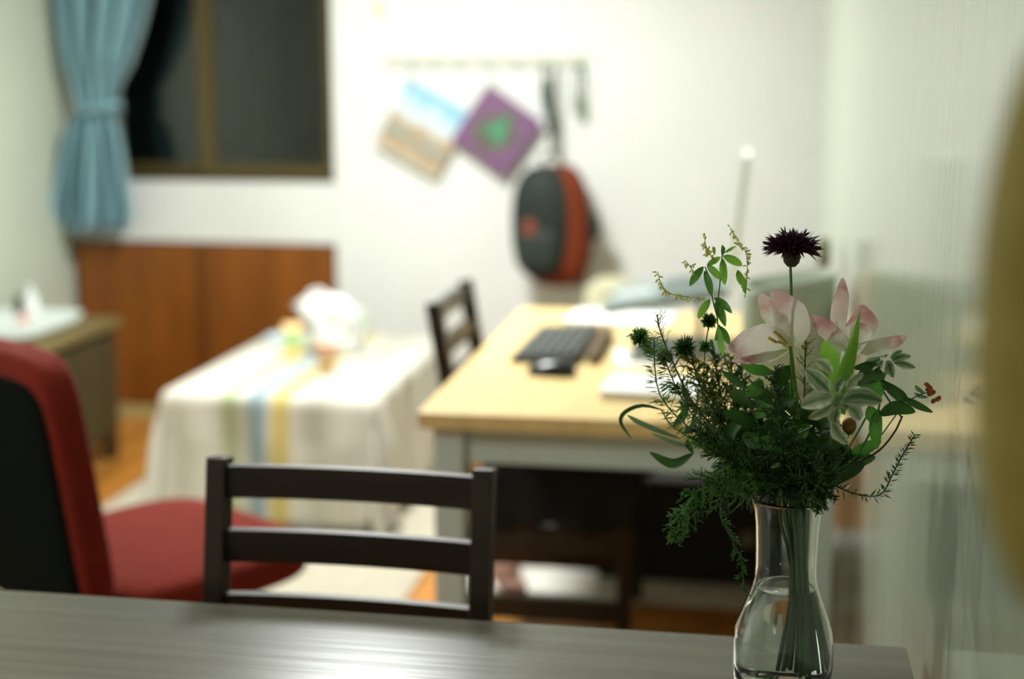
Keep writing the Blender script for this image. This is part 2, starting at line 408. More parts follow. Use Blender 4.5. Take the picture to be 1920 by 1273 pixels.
# ------------------------------------------------------------------ on the desk
kb = thing('keyboard', 'grey-black computer keyboard lying lengthwise on the pale desk', 'keyboard', (-.488, 3.63, DZ))
kb.rotation_euler.z = math.radians(-1)
blk = mat('black_plastic', (.018, .022, .020), .4); key_m = mat('dark_grey_keys', (.055, .065, .058), .5)
m = MB(); m.add([(-.085, -.23, 0), (.085, -.23, 0), (.085, .23, 0), (-.085, .23, 0), (-.085, -.23, .012), (.085, -.23, .024), (.085, .23, .024), (-.085, .23, .012)],
                [(0, 3, 2, 1), (4, 5, 6, 7), (0, 1, 5, 4), (1, 2, 6, 5), (2, 3, 7, 6), (3, 0, 4, 7)])
m.build('body', blk, kb, bevel=.003)
kme = MB().box((-.0115, -.0095, 0), (.0115, .0095, .008)).mesh('key', key_m, bevel=.002, seg=1)
sl = math.atan(.012/.17)
for r in range(6):
    for k in range(19):
        if r == 0 and 6 <= k <= 11: continue
        x = -.068+r*.0268; y = .207-k*.0230
        o = bpy.data.objects.new('key', kme); COL.objects.link(o); o.parent = kb
        o.location = (x, y, .0185+x*.0706-.001); o.rotation_euler = (0, -sl, 0)
o = MB().box((-.068-.0115, -.065, .012), (-.068+.0115, .065, .0205)).build('space_bar', key_m, kb, bevel=.002)
wr = thing('wrist_rest', 'brown padded strip along the back edge of the keyboard', 'pad', (-.375, 3.63, DZ))
MB().superell((0, 0, .016), (.016, .225, .016), .5).build('pad', mat('brown_leather', (.10, .065, .03), .6), wr)
ms = thing('computer_mouse', 'black computer mouse on the pale desk in front of the keyboard', 'mouse', (-.455, 3.285, DZ))
ms.rotation_euler.z = math.radians(90)
mb = MB(); mb.superell((0, 0, .0), (.036, .060, .036), .72, 28, 18)
mb.v = [Vector((q.x*(1-.12*max(0, q.y/.06)), q.y, max(0, q.z*(1-.25*q.y/.06)) )) for q in mb.v]
mb.build('shell', mat('mouse_black', (.012, .016, .016), .22), ms)
MB().tube([(-.003, .036, .027), (.003, .036, .027)], .007, 14).build('scroll_wheel', key_m, ms)
MB().box((-.0006, .012, .029), (.0006, .055, .0315)).build('button_gap', blk, ms)
nb2 = thing('white_notebook', 'closed white notebook near the front edge of the desk', 'notebook', (-.20, 3.13, DZ), math.radians(-4))
MB().box((-.112, -.095, 0), (.112, .095, .003)).build('cover', mat('cover_white', (.82, .84, .86), .4), nb2, bevel=.001)
MB().box((-.108, -.092, .003), (.110, .092, .017)).build('pages', mat('page_edge', (.62, .56, .40), .8), nb2)
MB().box((-.112, -.095, .017), (.112, .095, .020)).build('cover', mat('cover_white', (.82, .84, .86), .4), nb2, bevel=.001)
pap = thing('paper_sheet', 'loose white paper sheet on the desk between keyboard and laptop', 'paper', (-.25, 3.52, DZ), math.radians(8))
MB().box((-.075, -.105, 0), (.075, .105, .002)).build('sheet', mat('paper_white', (.85, .85, .84), .7), pap)
pap2 = thing('paper_pad', 'white writing pad at the far end of the desk beside the laptop stand', 'paper', (-.36, 4.08, DZ), math.radians(-6))
MB().box((-.15, -.11, 0), (.15, .11, .012)).build('pad', mat('pad_white', (.84, .85, .83), .7), pap2, bevel=.002)
MB().box((-.15, .09, .012), (.15, .11, .014)).build('binding', mat('pad_green', (.25, .38, .36), .6), pap2)
# laptop stand and laptop (opens toward -x, seen edge-on)
al_m = mat('grey_aluminium', (.22, .27, .27), .4, metal=.3); dgr = mat('dark_grey_green', (.07, .10, .095), .4)
ly0, ly1 = 3.50, 3.88
st = thing('laptop_stand', 'angled grey riser stand under the open laptop', 'stand', (-.19, (ly0+ly1)/2, DZ))
MB().box((-.10, -.12, 0), (.14, .12, .006)).build('base', al_m, st, bevel=.002)
MB().box((.06, -.055, .006), (.075, .055, .142)).build('post', al_m, st, bevel=.002)
LT = math.atan2(.055, .32)
Ml = Matrix.Translation((-.010, 0, .131)) @ Matrix.Rotation(-LT, 4, 'Y')
MB().box((-.13, -.13, 0), (.145, .13, .005), Ml).build('shelf', al_m, st, bevel=.001)
lp = thing('laptop', 'open grey laptop on a riser seen from its side on the desk', 'laptop', (-.19, (ly0+ly1)/2, DZ+.1365))
Ml = Matrix.Translation((-.010, 0, .0015)) @ Matrix.Rotation(-LT, 4, 'Y')
lb = MB().box((-.155, -.19, 0), (.155, .19, .020), Ml).build('base', al_m, lp, bevel=.004)
MB().box((-.155, -.191, .000), (.155, -.188, .008), Ml).build('edge_shadow_gap', dgr, lb)
kd = MB().box((-.02, -.165, .0202), (.135, .165, .0212), Ml).build('keyboard_deck', dgr, lp)
MB().box((-.135, -.055, .0202), (-.045, .055, .0210), Ml).build('trackpad', mat('trackpad', (.36, .4, .39), .3), lp)
hinge = Ml @ Vector((.155, 0, .021))
Mr = Matrix.Translation(hinge) @ Matrix.Rotation(math.radians(5.5), 4, 'Y')
lid = MB().box((-.001, -.19, .002), (.017, .19, .325), Mr).build('screen_lid', mat('lid_pale', (.86, .92, .89), .5), lp, bevel=.002)
MB().box((-.0018, -.18, .012), (-.0008, .18, .313), Mr).build('display', mat('display_on', (.02, .03, .03), .25, emit=(.62, .72, .66), estr=.75), lid)
bx = thing('storage_bin', 'rounded grey-green fabric bin on the desk against the right wall', 'bin', (.090, 3.22, DZ))
m = MB(); n = 40; prof = [(0, 0), (.95, 0), (1, .02), (1, .93), (.96, 1), (.90, 1), (.90, .05), (0, .05)]
vs = []; fs = []
for f_, h in prof:
    for k in range(n):
        th = 2*math.pi*k/n; e = .55
        cx, sy = math.copysign(abs(math.cos(th))**e, math.cos(th)), math.copysign(abs(math.sin(th))**e, math.sin(th))
        vs.append((.103*f_*cx, .10*f_*sy, (.255+.018*cx)*h))
for i in range(len(prof)-1):
    for k in range(n): fs.append((i*n+k, i*n+(k+1) % n, (i+1)*n+(k+1) % n, (i+1)*n+k))
m.add(vs, fs, True); m.build('body', mat('grey_green_felt', (.30, .34, .27), .85, var=.1, scale=(30, 30, 30)), bx)
MB().tube([(-.02, -.100, .20), (-.02, -.112, .17), (.02, -.112, .17), (.02, -.100, .20)], .005, 8).build('handle', mat('felt_handle', (.24, .28, .22), .8), bx)
bo = thing('bottle', 'slim orange-brown bottle with dark cap behind the grey-green bin', 'bottle', (.185, 3.62, DZ))
MB().lathe([(0, 0), (.030, 0), (.032, .02), (.032, .16), (.026, .19), (.014, .22), (.014, .235), (0, .235)], 24).build('body', mat('amber_bottle', (.45, .22, .10), .35), bo)
MB().lathe([(0, .235), (.016, .235), (.016, .285), (.012, .30), (0, .30)], 20).build('cap', mat('dark_cap', (.34, .34, .27), .5), bo)
MB().lathe([(.0325, .05), (.0328, .05), (.0328, .13), (.0325, .13)], 24, closed=True).build('label_band', mat('label_cream', (.6, .5, .35), .6), bo)

# ------------------------------------------------------------------ low table with striped cloth
LX0, LX1, LY0, LY1, LZ = -1.815, -1.15, 4.17, 5.26, .462
lt = thing('coffee_table', 'low table hidden under the striped white cloth', 'table', ((LX0+LX1)/2, (LY0+LY1)/2, .0135))
lw = mat('low_table_wood', (.20, .11, .04), .5)
MB().box((LX0, LY0, LZ-.03), (LX1, LY1, LZ-.004)).build('table_top', lw, lt, bevel=.003, world=True)
for x in (LX0+.04, LX1-.04):
    for y in (LY0+.04, LY1-.04): MB().box((x-.025, y-.025, .0135), (x+.025, y+.025, LZ-.0305)).build('leg', lw, lt, bevel=.003, world=True)
def cloth_mat():
    m = mat('striped_cotton', (.80, .80, .76), .85, sheen=.1)
    nt = m.node_tree; N = nt.nodes.new; L = nt.links.new; b = nt.nodes['Principled BSDF']
    tc = N('ShaderNodeTexCoord'); sx = N('ShaderNodeSeparateXYZ'); L(tc.outputs['UV'], sx.inputs[0])
    r = N('ShaderNodeValToRGB'); r.color_ramp.interpolation = 'LINEAR'; e = r.color_ramp.elements
    wc = (.60, .58, .51)
    st_ = [(0, wc), (.27, wc), (.29, (.44, .48, .31)), (.35, (.38, .44, .25)), (.37, wc), (.40, wc), (.425, (.26, .35, .38)), (.505, (.26, .34, .38)), (.52, wc),
           (.545, (.50, .39, .12)), (.61, (.52, .42, .15)), (.64, wc), (.75, (.46, .44, .37)), (1, wc)]
    e[0].position = 0; e[0].color = (*wc, 1); e[1].position = 1; e[1].color = (*wc, 1)
    for p, c in st_[1:-1]: q = e.new(p); q.color = (*c, 1)
    L(sx.outputs['X'], r.inputs[0]); L(r.outputs[0], b.inputs['Base Color'])
    return m
tc_ = thing('tablecloth', 'white cloth with green, blue and yellow stripes draped over the low table', 'tablecloth', ((LX0+LX1)/2, (LY0+LY1)/2, LZ))
def cloth():
    m = MB(); drop = .40; n = 26; vs = []; uvs = []; fs = []
    cx, cy = (LX0+LX1)/2, (LY0+LY1)/2; hx, hy = (LX1-LX0)/2+.004, (LY1-LY0)/2+.004
    ext = drop; N_ = 70
    us = [-(hx+ext)+2*(hx+ext)*i/N_ for i in range(N_+1)]; vs_ = [-(hy+ext)+2*(hy+ext)*i/(N_+20) for i in range(N_+21)]
    for v in vs_:
        for u in us:
            ox, oy = max(0, abs(u)-hx), max(0, abs(v)-hy); sx, sy = math.copysign(1, u), math.copysign(1, v)
            if ox == 0 and oy == 0: q = Vector((u, v, .004))
            else:
                d = max(ox, oy); cr = min(ox, oy)
                # hang down along the larger overhang; corner folds swing outward
                x = sx*min(abs(u), hx); y = sy*min(abs(v), hy)
                fl_ = .012+.07*d
                fold = .016*math.sin(26*(u if oy > ox else v)+1)*min(1, d/.15) + .012*math.sin(11*(u if oy > ox else v))*min(1, d/.2)
                z = -math.hypot(ox, oy)*.96 if cr > 0 else -d
                z = max(z, -drop*1.06)
                out = Vector((sx*(ox/(d+1e-6)), sy*(oy/(d+1e-6)), 0))
                if cr > 0:
                    out = Vector((sx*ox, sy*oy, 0)); out.normalize()
                    fl_ = .012+.10*d+.09*cr; fold = .03*math.sin(math.atan2(oy, ox)*8)*min(1, cr/.1)
                q = Vector((x, y, .004+z))+out*(fl_*min(1, d/.02)+fold)
            vs.append(q); uvs.append(((u+hx)/(2*hx), 0))
    n = N_+1
    for j in range(len(vs_)-1):
        for i in range(N_): fs.append((j*n+i, j*n+i+1, (j+1)*n+i+1, (j+1)*n+i))
    m.add(vs, fs, True, uvs); return m
o = cloth().build('cloth', cloth_mat(), tc_, recalc=False); o.modifiers.new('t', 'SOLIDIFY').thickness = .002
fr = MB()
for k in range(150):
    x = -.33+k*.66/149+random.uniform(-.001, .001); y0 = -(LY1-LY0)/2-.046-.004*math.sin(26*x+1)
    fr.tube([(x, y0, -.392), (x+random.uniform(-.004, .004), y0-.006, -.435)], .0016, 4)
stuff(fr.build('fringe', mat('fringe_dark', (.30, .29, .25), .9), tc_))
# things on the low table
def LP(px, py): return P(px, py, z=LZ+.006)
p0 = LP(612, 690); bagp = LP(618, 672)
pb = thing('plastic_bag', 'crumpled white plastic bag standing on the striped tablecloth', 'bag', (bagp.x, bagp.y+.10, LZ+.006))
m = MB(); vs = []; fs = []; n = 36; hs = [0, .004, .026, .06, .10, .145, .18, .20, .205]
for i, h in enumerate(hs):
    f_ = [.02, .070, .080, .086, .084, .098, .094, .06, .01][i]
    for k in range(n):
        th = 2*math.pi*k/n; rr_ = f_*(1+.16*math.sin(3*th+h*22)+.10*math.sin(7*th-h*50)+.06*math.sin(13*th+h*90)) if 1 < i else f_
        vs.append((rr_*1.05*math.cos(th)-.05*(h/.205)**2, rr_*.8*math.sin(th), h+(.012*math.sin(5*th) if i > 5 else 0)))
for i in range(len(hs)-1):
    for k in range(n): fs.append((i*n+k, i*n+(k+1) % n, (i+1)*n+(k+1) % n, (i+1)*n+k))
m.add(vs, fs, True); m.build('sack', mat('white_film', (.85, .86, .85), .35, trans=.15), pb)
MB().tube(smooth([(-.09, 0, .18), (-.10, 0, .215), (-.06, .01, .225), (-.02, 0, .19)], 12), .008, 8).build('handle', mat('white_film', (.85, .86, .85), .35), pb)
cpz = LP(613, 700)
cu = thing('paper_cup', 'pink-orange patterned cup on the tablecloth before the plastic bag', 'cup', (cpz.x, cpz.y, LZ+.006))
MB().lathe([(0, 0), (.026, 0), (.036, .10), (.037, .10), (.037, .104), (.034, .104), (.025, .006), (0, .006)], 28).build('body', mat('cup_pink', (.74, .42, .30), .5, var=.25, scale=(25, 25, 25)), cu)
MB().lathe([(.0290, .018), (.0296, .018), (.0315, .045), (.0308, .045)], 28, closed=True).build('band', mat('cup_olive', (.38, .30, .08), .5), cu)
gp = LP(545, 676)
gb = thing('juice_carton', 'small green and yellow carton left of the plastic bag on the tablecloth', 'carton', (gp.x, gp.y+.03, LZ+.006), .3)
MB().box((-.032, -.025, 0), (.032, .025, .045)).build('lower_body', mat('carton_yellow', (.72, .55, .18), .5), gb, bevel=.002)
MB().box((-.032, -.025, .045), (.032, .025, .105)).build('upper_body', mat('carton_green', (.40, .55, .24), .5), gb, bevel=.002)
m = MB(); m.add([(-.032, -.025, .105), (.032, -.025, .105), (.032, .025, .105), (-.032, .025, .105), (-.032, 0, .13), (.032, 0, .13)], [(0, 1, 5, 4), (3, 4, 5, 2), (0, 4, 3), (1, 2, 5)])
m.build('gable_top', mat('carton_orange', (.70, .45, .18), .5), gb)
bp_ = LP(525, 642)
bb = thing('tissue_pack', 'pale blue and white tissue pack lying on the far part of the tablecloth', 'packet', (bp_.x, bp_.y, LZ+.006), .4)
MB().superell((0, 0, .016), (.055, .032, .016), .4).build('wrapper', mat('pack_blue', (.50, .62, .70), .5), bb)
MB().box((-.03, -.006, .030), (.03, .006, .034)).build('opening_flap', mat('pack_white', (.8, .8, .78), .6), bb, bevel=.001)
gp2 = LP(655, 640)
g3 = thing('glass_jar', 'small pale green jar behind the plastic bag on the tablecloth', 'jar', (gp2.x, gp2.y+.12, LZ+.006))
MB().lathe([(0, 0), (.03, 0), (.032, .01), (.032, .07), (.026, .085), (0, .085)], 24).build('body', mat('jar_green', (.55, .72, .50), .3), g3)
MB().lathe([(0, .085), (.028, .085), (.028, .105), (0, .105)], 24).build('lid', mat('jar_lid', (.75, .78, .72), .4), g3)

# ------------------------------------------------------------------ rugs
r1 = thing('rug', 'cream woven rug on the floor under the low table', 'rug', (-1.52, 4.35, .006))
MB().box((-.62, -.95, 0), (.60, .95, .006)).build('pile', mat('cream_rug', (.46, .42, .33), .95, var=.12, scale=(30, 30, 30), bump=.3), r1, bevel=.002)
MB().box((-.62, -.90, .006), (.60, -.86, .0068)).build('border', mat('rug_border', (.50, .42, .30), .95), r1)
r2 = thing('floor_mat', 'pale grey mat on the floor beneath the desk', 'mat', (-.30, 4.10, .006))
MB().box((-.50, -.34, 0), (.52, .40, .008)).build('pile', mat('pale_mat', (.62, .60, .55), .95, var=.1, scale=(30, 30, 30)), r2, bevel=.002)
MB().box((-.50, -.34, .008), (.52, -.31, .0088)).build('border', mat('mat_border', (.68, .66, .60), .9), r2)

# ------------------------------------------------------------------ red and black armless easy chair
ac = thing('upholstered_chair', 'red upholstered chair with black back panel beside the dining table', 'chair', (-1.275, 2.80, .006), math.radians(-33))
red_m = mat('red_wool', (.16, .014, .007), .9, var=.2, scale=(60, 60, 60), bump=.15, sheen=.05, spec=.2)
bkf = mat('black_back_fabric', (.003, .006, .005), .95, spec=.08)
mb = MB(); mb.superell((0, .02, .405), (.275, .27, .055), .45, 48, 16); mb.build('seat', red_m, ac)
Mt = Matrix.Translation((0, -.285, .66)) @ Matrix.Rotation(math.radians(8), 4, 'X')
mb = MB(); mb.superell((0, 0, 0), (.240, .044, .275), .32, 56, 24); mb.v = [Mt @ q for q in mb.v]; mb.build('backrest', red_m, ac)
mb = MB(); mb.superell((0, -.030, -.022), (.222, .024, .252), .28, 56, 20); mb.v = [Mt @ q for q in mb.v]; mb.build('back_panel', bkf, ac)
MB().beam((0, -.20, .35), (0, -.30, .52), .06, .012, up=(0, 1, 0)).build('back_bracket', blk, ac)
MB().lathe([(0, .05), (.03, .05), (.025, .30), (.06, .35), (0, .35)], 20).build('pedestal', blk, ac)
for k in range(5):
    th = k*2*math.pi/5; x, y = math.cos(th), math.sin(th)
    lg = MB().beam((.02*x, .02*y, .075), (.27*x, .27*y, .06), .035, .025).build('base_arm', blk, ac, bevel=.003)
    MB().tube([(.27*x-.012*y, .27*y+.012*x, .025), (.27*x+.012*y, .27*y-.012*x, .025)], .025, 16).build('caster', blk, lg)

# ------------------------------------------------------------------ side table on the left with tray
sx0, sx1, sy0, sy1, sz = XL+.02, -2.335, 3.95, 5.00, .55
sd = thing('side_table', 'dark olive-brown wooden side table against the left wall', 'table', ((sx0+sx1)/2, (sy0+sy1)/2, .006))
sd_top = mat('olive_wood_top', (.17, .125, .045), .4, var=.15, scale=(20, 3, 10)); sd_m = mat('olive_wood_dark', (.055, .042, .016), .5, var=.2, scale=(10, 10, 2))
MB().box((sx0, sy0, sz-.03), (sx1, sy1, sz)).build('table_top', sd_top, sd, bevel=.003, world=True)
MB().box((sx0+.02, sy0+.02, .10), (sx1-.03, sy1-.02, sz-.031)).build('body', sd_m, sd, bevel=.003, world=True)
for k in range(2):
    a = sy0+.03+k*(sy1-sy0-.06)/2
    d = MB().box((sx1-.0295, a+.01, .13), (sx1-.015, a+(sy1-sy0-.06)/2-.01, sz-.06)).build('door', sd_m, sd, bevel=.002, world=True)
    MB().box((sx1-.0148, a+.02+.38*(1-k), .30), (sx1-.004, a+.03+.38*(1-k), .38)).build('handle', mat('old_brass', (.20, .16, .06), .4, metal=.7), d, world=True)
for x in (sx0+.05, sx1-.055):
    for y in (sy0+.045, sy1-.045): MB().box((x-.025, y-.025, .006), (x+.025, y+.025, .0995)).build('leg', sd_m, sd, bevel=.002, world=True)
tp = P(50, 600, z=sz+.03)
tr = thing('tray', 'pale grey-white tray on the olive-brown side table', 'tray', (-2.58, 4.62, sz))
tm = mat('tray_white', (.58, .64, .61), .4)
m = MB(); n = 40; vs = []; fs = []
for f_, z in ((0, .016), (.9, .016), (1, .045), (1.03, .045), (.93, .010), (0, .010)):
    for k in range(n):
        th = 2*math.pi*k/n; vs.append((.185*f_*math.copysign(abs(math.cos(th))**.5, math.cos(th)), .26*f_*math.copysign(abs(math.sin(th))**.5, math.sin(th)), z))
for i in range(5):
    for k in range(n): fs.append((i*n+k, i*n+(k+1) % n, (i+1)*n+(k+1) % n, (i+1)*n+k))
m.add(vs, fs, True); m.build('dish', tm, tr)
for x in (-.11, .11):
    for y in (-.15, .15): MB().lathe([(0, 0), (.014, 0), (.014, .011), (0, .011)], 12, (x, y, 0)).build('foot', mat('tray_foot', (.10, .10, .08), .6), tr)
def tray_pt(px): return P(px, 592, z=sz+.02)
q = tray_pt(60)
wb = thing('white_bottle', 'small white bottle standing on the tray', 'bottle', (q.x, q.y, sz+.0165))
MB().lathe([(0, 0), (.024, 0), (.026, .01), (.026, .07), (.012, .085), (.012, .10), (0, .10)], 22).build('body', mat('bottle_white', (.78, .80, .80), .35), wb)
MB().lathe([(0, .10), (.014, .10), (.014, .118), (0, .118)], 18).build('cap', mat('cap_white', (.7, .74, .74), .4), wb)
q = tray_pt(35)
db = thing('dark_jar', 'small dark jar beside the white bottle on the tray', 'jar', (q.x, q.y+.01, sz+.0165))
MB().lathe([(0, 0), (.016, 0), (.018, .01), (.018, .055), (.012, .065), (0, .065)], 20).build('body', mat('jar_dark', (.05, .07, .065), .3), db)
MB().lathe([(0, .065), (.014, .065), (.014, .08), (0, .08)], 18).build('lid', blk, db)
q = P(50, 602, z=sz+.02)
pk_ = thing('pink_box', 'tiny pink box in front of the white bottle on the tray', 'box', (q.x, q.y-.02, sz+.0165), .3)
MB().box((-.016, -.012, 0), (.016, .012, .028)).build('body', mat('pink_card', (.80, .42, .38), .6), pk_, bevel=.002)
MB().box((-.017, -.013, .028), (.017, .013, .036)).build('lid', mat('pink_lid', (.82, .5, .46), .6), pk_, bevel=.001)

# ------------------------------------------------------------------ on the back wall: hook rail, sleeves, backpack
YW = YB-.012
ra, rb = P(718, 118, y=YW), P(1098, 108, y=YW)
hr = thing('hook_rail', 'pale hook rail fixed on the white back wall', 'rail', ((ra.x+rb.x)/2, YB, (ra.z+rb.z)/2))
L_ = (rb.x-ra.x)/2
MB().box((-L_, -.016, -.022), (L_, 0, .022)).build('board', mat('rail_white', (.54, .56, .48), .45), hr, bevel=.003)
hx = [P(p_, 120, y=YW).x-hr.location.x for p_ in (775, 815, 862, 915, 968, 1020, 1088)]
for x in hx:
    MB().tube(smooth([(x, -.016, -.006), (x, -.035, -.022), (x, -.045, -.012), (x, -.045, .004)], 8), .004, 8).build('hook', mat('grey_hook', (.40, .45, .40), .35, metal=.5), hr)
def sleeve(name, label, corners, m, top_px):
    YS = YB-.035-top_px
    cpt = [P(*q, y=YS) for q in corners]
    c = sum(cpt, Vector())/4
    s = thing(name, label, 'picture', (c.x, YS, c.z))
    # the four corners are fitted to a true square of one side length, hung from its top corner
    side = sum((cpt[i]-cpt[(i+1) % 4]).length for i in range(4))/4
    ang = math.atan2(cpt[1].z-cpt[0].z, cpt[1].x-cpt[0].x)
    M = Matrix.Rotation(-ang, 4, 'Y')
    h = side/2
    b = MB().box((-h, -.002, -h), (h, .002, h), M); o = b.build('card', m, s)
    # print coordinates on the card face
    me = o.data; ul = me.uv_layers[0]; Mi = M.inverted()
    for lp_ in me.loops:
        q = Mi @ me.vertices[lp_.vertex_index].co; ul.data[lp_.index].uv = (q.x/side+.5, q.z/side+.5)
    tip = M @ Vector((-h, 0, h))
    MB().box((tip.x+.005, -.006, tip.z-.028), (tip.x+.021, .006, tip.z+.004)).build('clip', mat('clip_grey', (.35, .38, .34), .4, metal=.6), s, bevel=.001)
    MB().tube([(tip.x+.013, 0, tip.z), (tip.x+.013, -.004, hr.location.z-c.z-.012)], .0012, 5).build('string', mat('string_pale', (.6, .6, .52), .8), s)
    return s
def print_mat(name, kind):
    m = mat(name, (.5, .5, .5), .5); nt = m.node_tree; N = nt.nodes.new; L = nt.links.new; b = nt.nodes['Principled BSDF']
    uv = N('ShaderNodeUVMap'); uv.uv_map = 'UVMap'; sx = N('ShaderNodeSeparateXYZ'); L(uv.outputs[0], sx.inputs[0])
    nz = N('ShaderNodeTexNoise'); nz.inputs['Scale'].default_value = 4.5; nz.inputs['Detail'].default_value = 3; L(uv.outputs[0], nz.inputs['Vector'])
    r = N('ShaderNodeValToRGB'); e = r.color_ramp.elements
    if kind == 'sky':
        a = N('ShaderNodeMath'); a.operation = 'MULTIPLY_ADD'; L(nz.outputs['Fac'], a.inputs[0]); a.inputs[1].default_value = .35; L(sx.outputs['Y'], a.inputs[2])
        st_ = [(.15, (.55, .50, .42)), (.36, (.36, .24, .11)), (.48, (.28, .34, .34)), (.60, (.38, .25, .11)), (.72, (.56, .58, .58)), (.9, (.48, .62, .70)), (1.05, (.24, .48, .64)), (1.2, (.20, .44, .62))]
        src = a.outputs[0]
        mr = N('ShaderNodeMapRange'); mr.inputs['From Max'].default_value = 1.3; L(src, mr.inputs[0]); src = mr.outputs[0]; st_ = [(p/1.3, c) for p, c in st_]
    else:
        vm = N('ShaderNodeVectorMath'); vm.operation = 'DISTANCE'; L(uv.outputs[0], vm.inputs[0]); vm.inputs[1].default_value = (.50, .48, 0)
        a = N('ShaderNodeMath'); a.operation = 'MULTIPLY_ADD'; L(nz.outputs['Fac'], a.inputs[0]); a.inputs[1].default_value = .75; L(vm.outputs['Value'], a.inputs[2])
        st_ = [(.40, (.06, .26, .15)), (.50, (.06, .20, .11)), (.57, (.10, .11, .07)), (.64, (.10, .085, .07)), (.72, (.17, .085, .17)), (1.0, (.15, .07, .16))]
        src = a.outputs[0]
    e[0].position = st_[0][0]; e[0].color = (*st_[0][1], 1); e[1].position = st_[-1][0]; e[1].color = (*st_[-1][1], 1)
    for p, c in st_[1:-1]: q = e.new(p); q.color = (*c, 1)
    L(src, r.inputs[0]); L(r.outputs[0], b.inputs['Base Color'])
    return m
sleeve('picture_card', 'blue and sandy square picture card hung by its corner on the rail', [(776, 150), (872, 205), (822, 345), (700, 268)], print_mat('sky_sand_print', 'sky'), 0)
sleeve('picture_card', 'purple square picture card with green patch hung on the rail', [(915, 155), (1008, 222), (955, 338), (848, 265)], print_mat('purple_green_print', 'purple'), .016)
# backpack
bkx = P(1035, 420, y=YB-.12)
bk = thing('backpack', 'black and orange-red backpack hanging on the back wall', 'backpack', (bkx.x, YB-.14, P(1035, 540, y=YB-.12).z))
ora = mat('orange_red_nylon', (.15, .026, .007), .7, spec=.2); bkn = mat('black_nylon', (.007, .013, .010), .75, var=.4, scale=(14, 14, 14)); org2 = mat('patch_orange', (.17, .035, .012), .7)
zh = P(1035, 310, y=YB-.12).z-bk.location.z
mb = MB(); mb.superell((.03, .0, zh*.52), (.128, .115, zh*.49), .55, 40, 22)
mb.v = [Vector((q.x*(1-.25*max(0, (q.z/zh-.55))*2), q.y, q.z)) for q in mb.v]; mb.build('body', ora, bk)
mb = MB(); mb.superell((-.022, -.055, zh*.55), (.122, .085, zh*.46), .75, 40, 20); mb.build('front_panel', bkn, bk)
fp = MB(); fp.superell((-.035, -.125, zh*.35), (.085, .040, zh*.18), .6, 32, 14); fp.build('front_pocket', mat('dark_pocket', (.012, .020, .015), .7), bk)
MB().superell((-.062, -.150, zh*.52), (.026, .012, .036), .7).build('patch', org2, bk)
MB().tube(smooth([(-.02, 0, zh*.95), (-.03, .01, zh*1.06), (0, .01, zh*1.1), (.03, .01, zh*1.06), (.03, 0, zh*.95)], 14), .008, 8).build('handle', bkn, bk)
MB().superell((.165, -.03, zh*.52), (.028, .025, .05), .6).build('side_pouch', bkn, bk)
MB().tube(smooth([(.07, .03, zh*.9), (.145, .02, zh*.62), (.135, .02, zh*.3), (.115, .0, zh*.02)], 16), .014, 8).build('shoulder_strap', mat('strap_dark', (.05, .022, .012), .7), bk)
MB().tube(smooth([(0, .01, zh*1.1), (-.005, .03, zh*1.2), (.0, .08, hr.location.z-bk.location.z-.02)], 10), .007, 6).build('hanging_loop', bkn, bk)
# straps and keys on hooks
sp0 = P(1018, 150, y=YB-.05)
um = thing('folded_umbrella', 'dark green folded umbrella with strap hanging from the rail beside the purple card', 'umbrella', (sp0.x, YB-.055, hr.location.z-.02))
Lh = hr.location.z-.02-P(1035, 265, y=YB-.05).z
MB().tube(smooth([(0, 0, 0), (.004, -.004, -.03), (.012, 0, -.06)], 8), .006, 8).build('strap', mat('strap_green', (.03, .06, .045), .7), um)
MB().tube(smooth([(.008, 0, -.05), (.014, 0, -.12), (.035, 0, -Lh*.8), (.045, 0, -Lh)], 14), [.010, .014, .018, .019, .020, .020, .020, .019, .019, .018, .018, .016, .014, .010, .005], 12).build('canopy', mat('umbrella_green', (.025, .05, .04), .6), um)
MB().superell((.046, 0, -Lh-.02), (.012, .012, .028), .8).build('grip', mat('grip_pale', (.6, .62, .58), .4), um)
kp = P(1090, 150, y=YB-.05)
ky = thing('key_lanyard', 'dark green key lanyard hanging from the right end of the rail', 'lanyard', (hx[6]+hr.location.x, YB-.05, hr.location.z-.01))
kl = hr.location.z-.01-P(1090, 215, y=YB-.05).z
m = MB()
for s in (-1, 1): m.tube(smooth([(0, -.003, 0), (s*.012, -.003, -.05), (s*.010, -.003, -kl*.55), (0, -.003, -kl*.62)], 10), .005, 6)
m.build('strap', mat('lanyard_green', (.07, .10, .07), .7), ky)
MB().box((-.018, -.006, -kl), (.018, 0, -kl*.62)).build('tag', mat('tag_green', (.13, .17, .12), .5), ky, bevel=.002)
q = P(710, 15, y=YB-.01)
wh = thing('wall_hook', 'small cream wall hook above the rail on the back wall', 'hook', (q.x, YB, q.z))
MB().superell((0, -.006, 0), (.022, .006, .030), .5).build('plate', mat('cream_plastic', (.66, .64, .46), .5), wh)
MB().tube(smooth([(0, -.010, -.006), (0, -.028, -.016), (0, -.032, 0)], 8), .005, 8).build('peg', mat('cream_plastic', (.66, .64, .46), .5), wh)

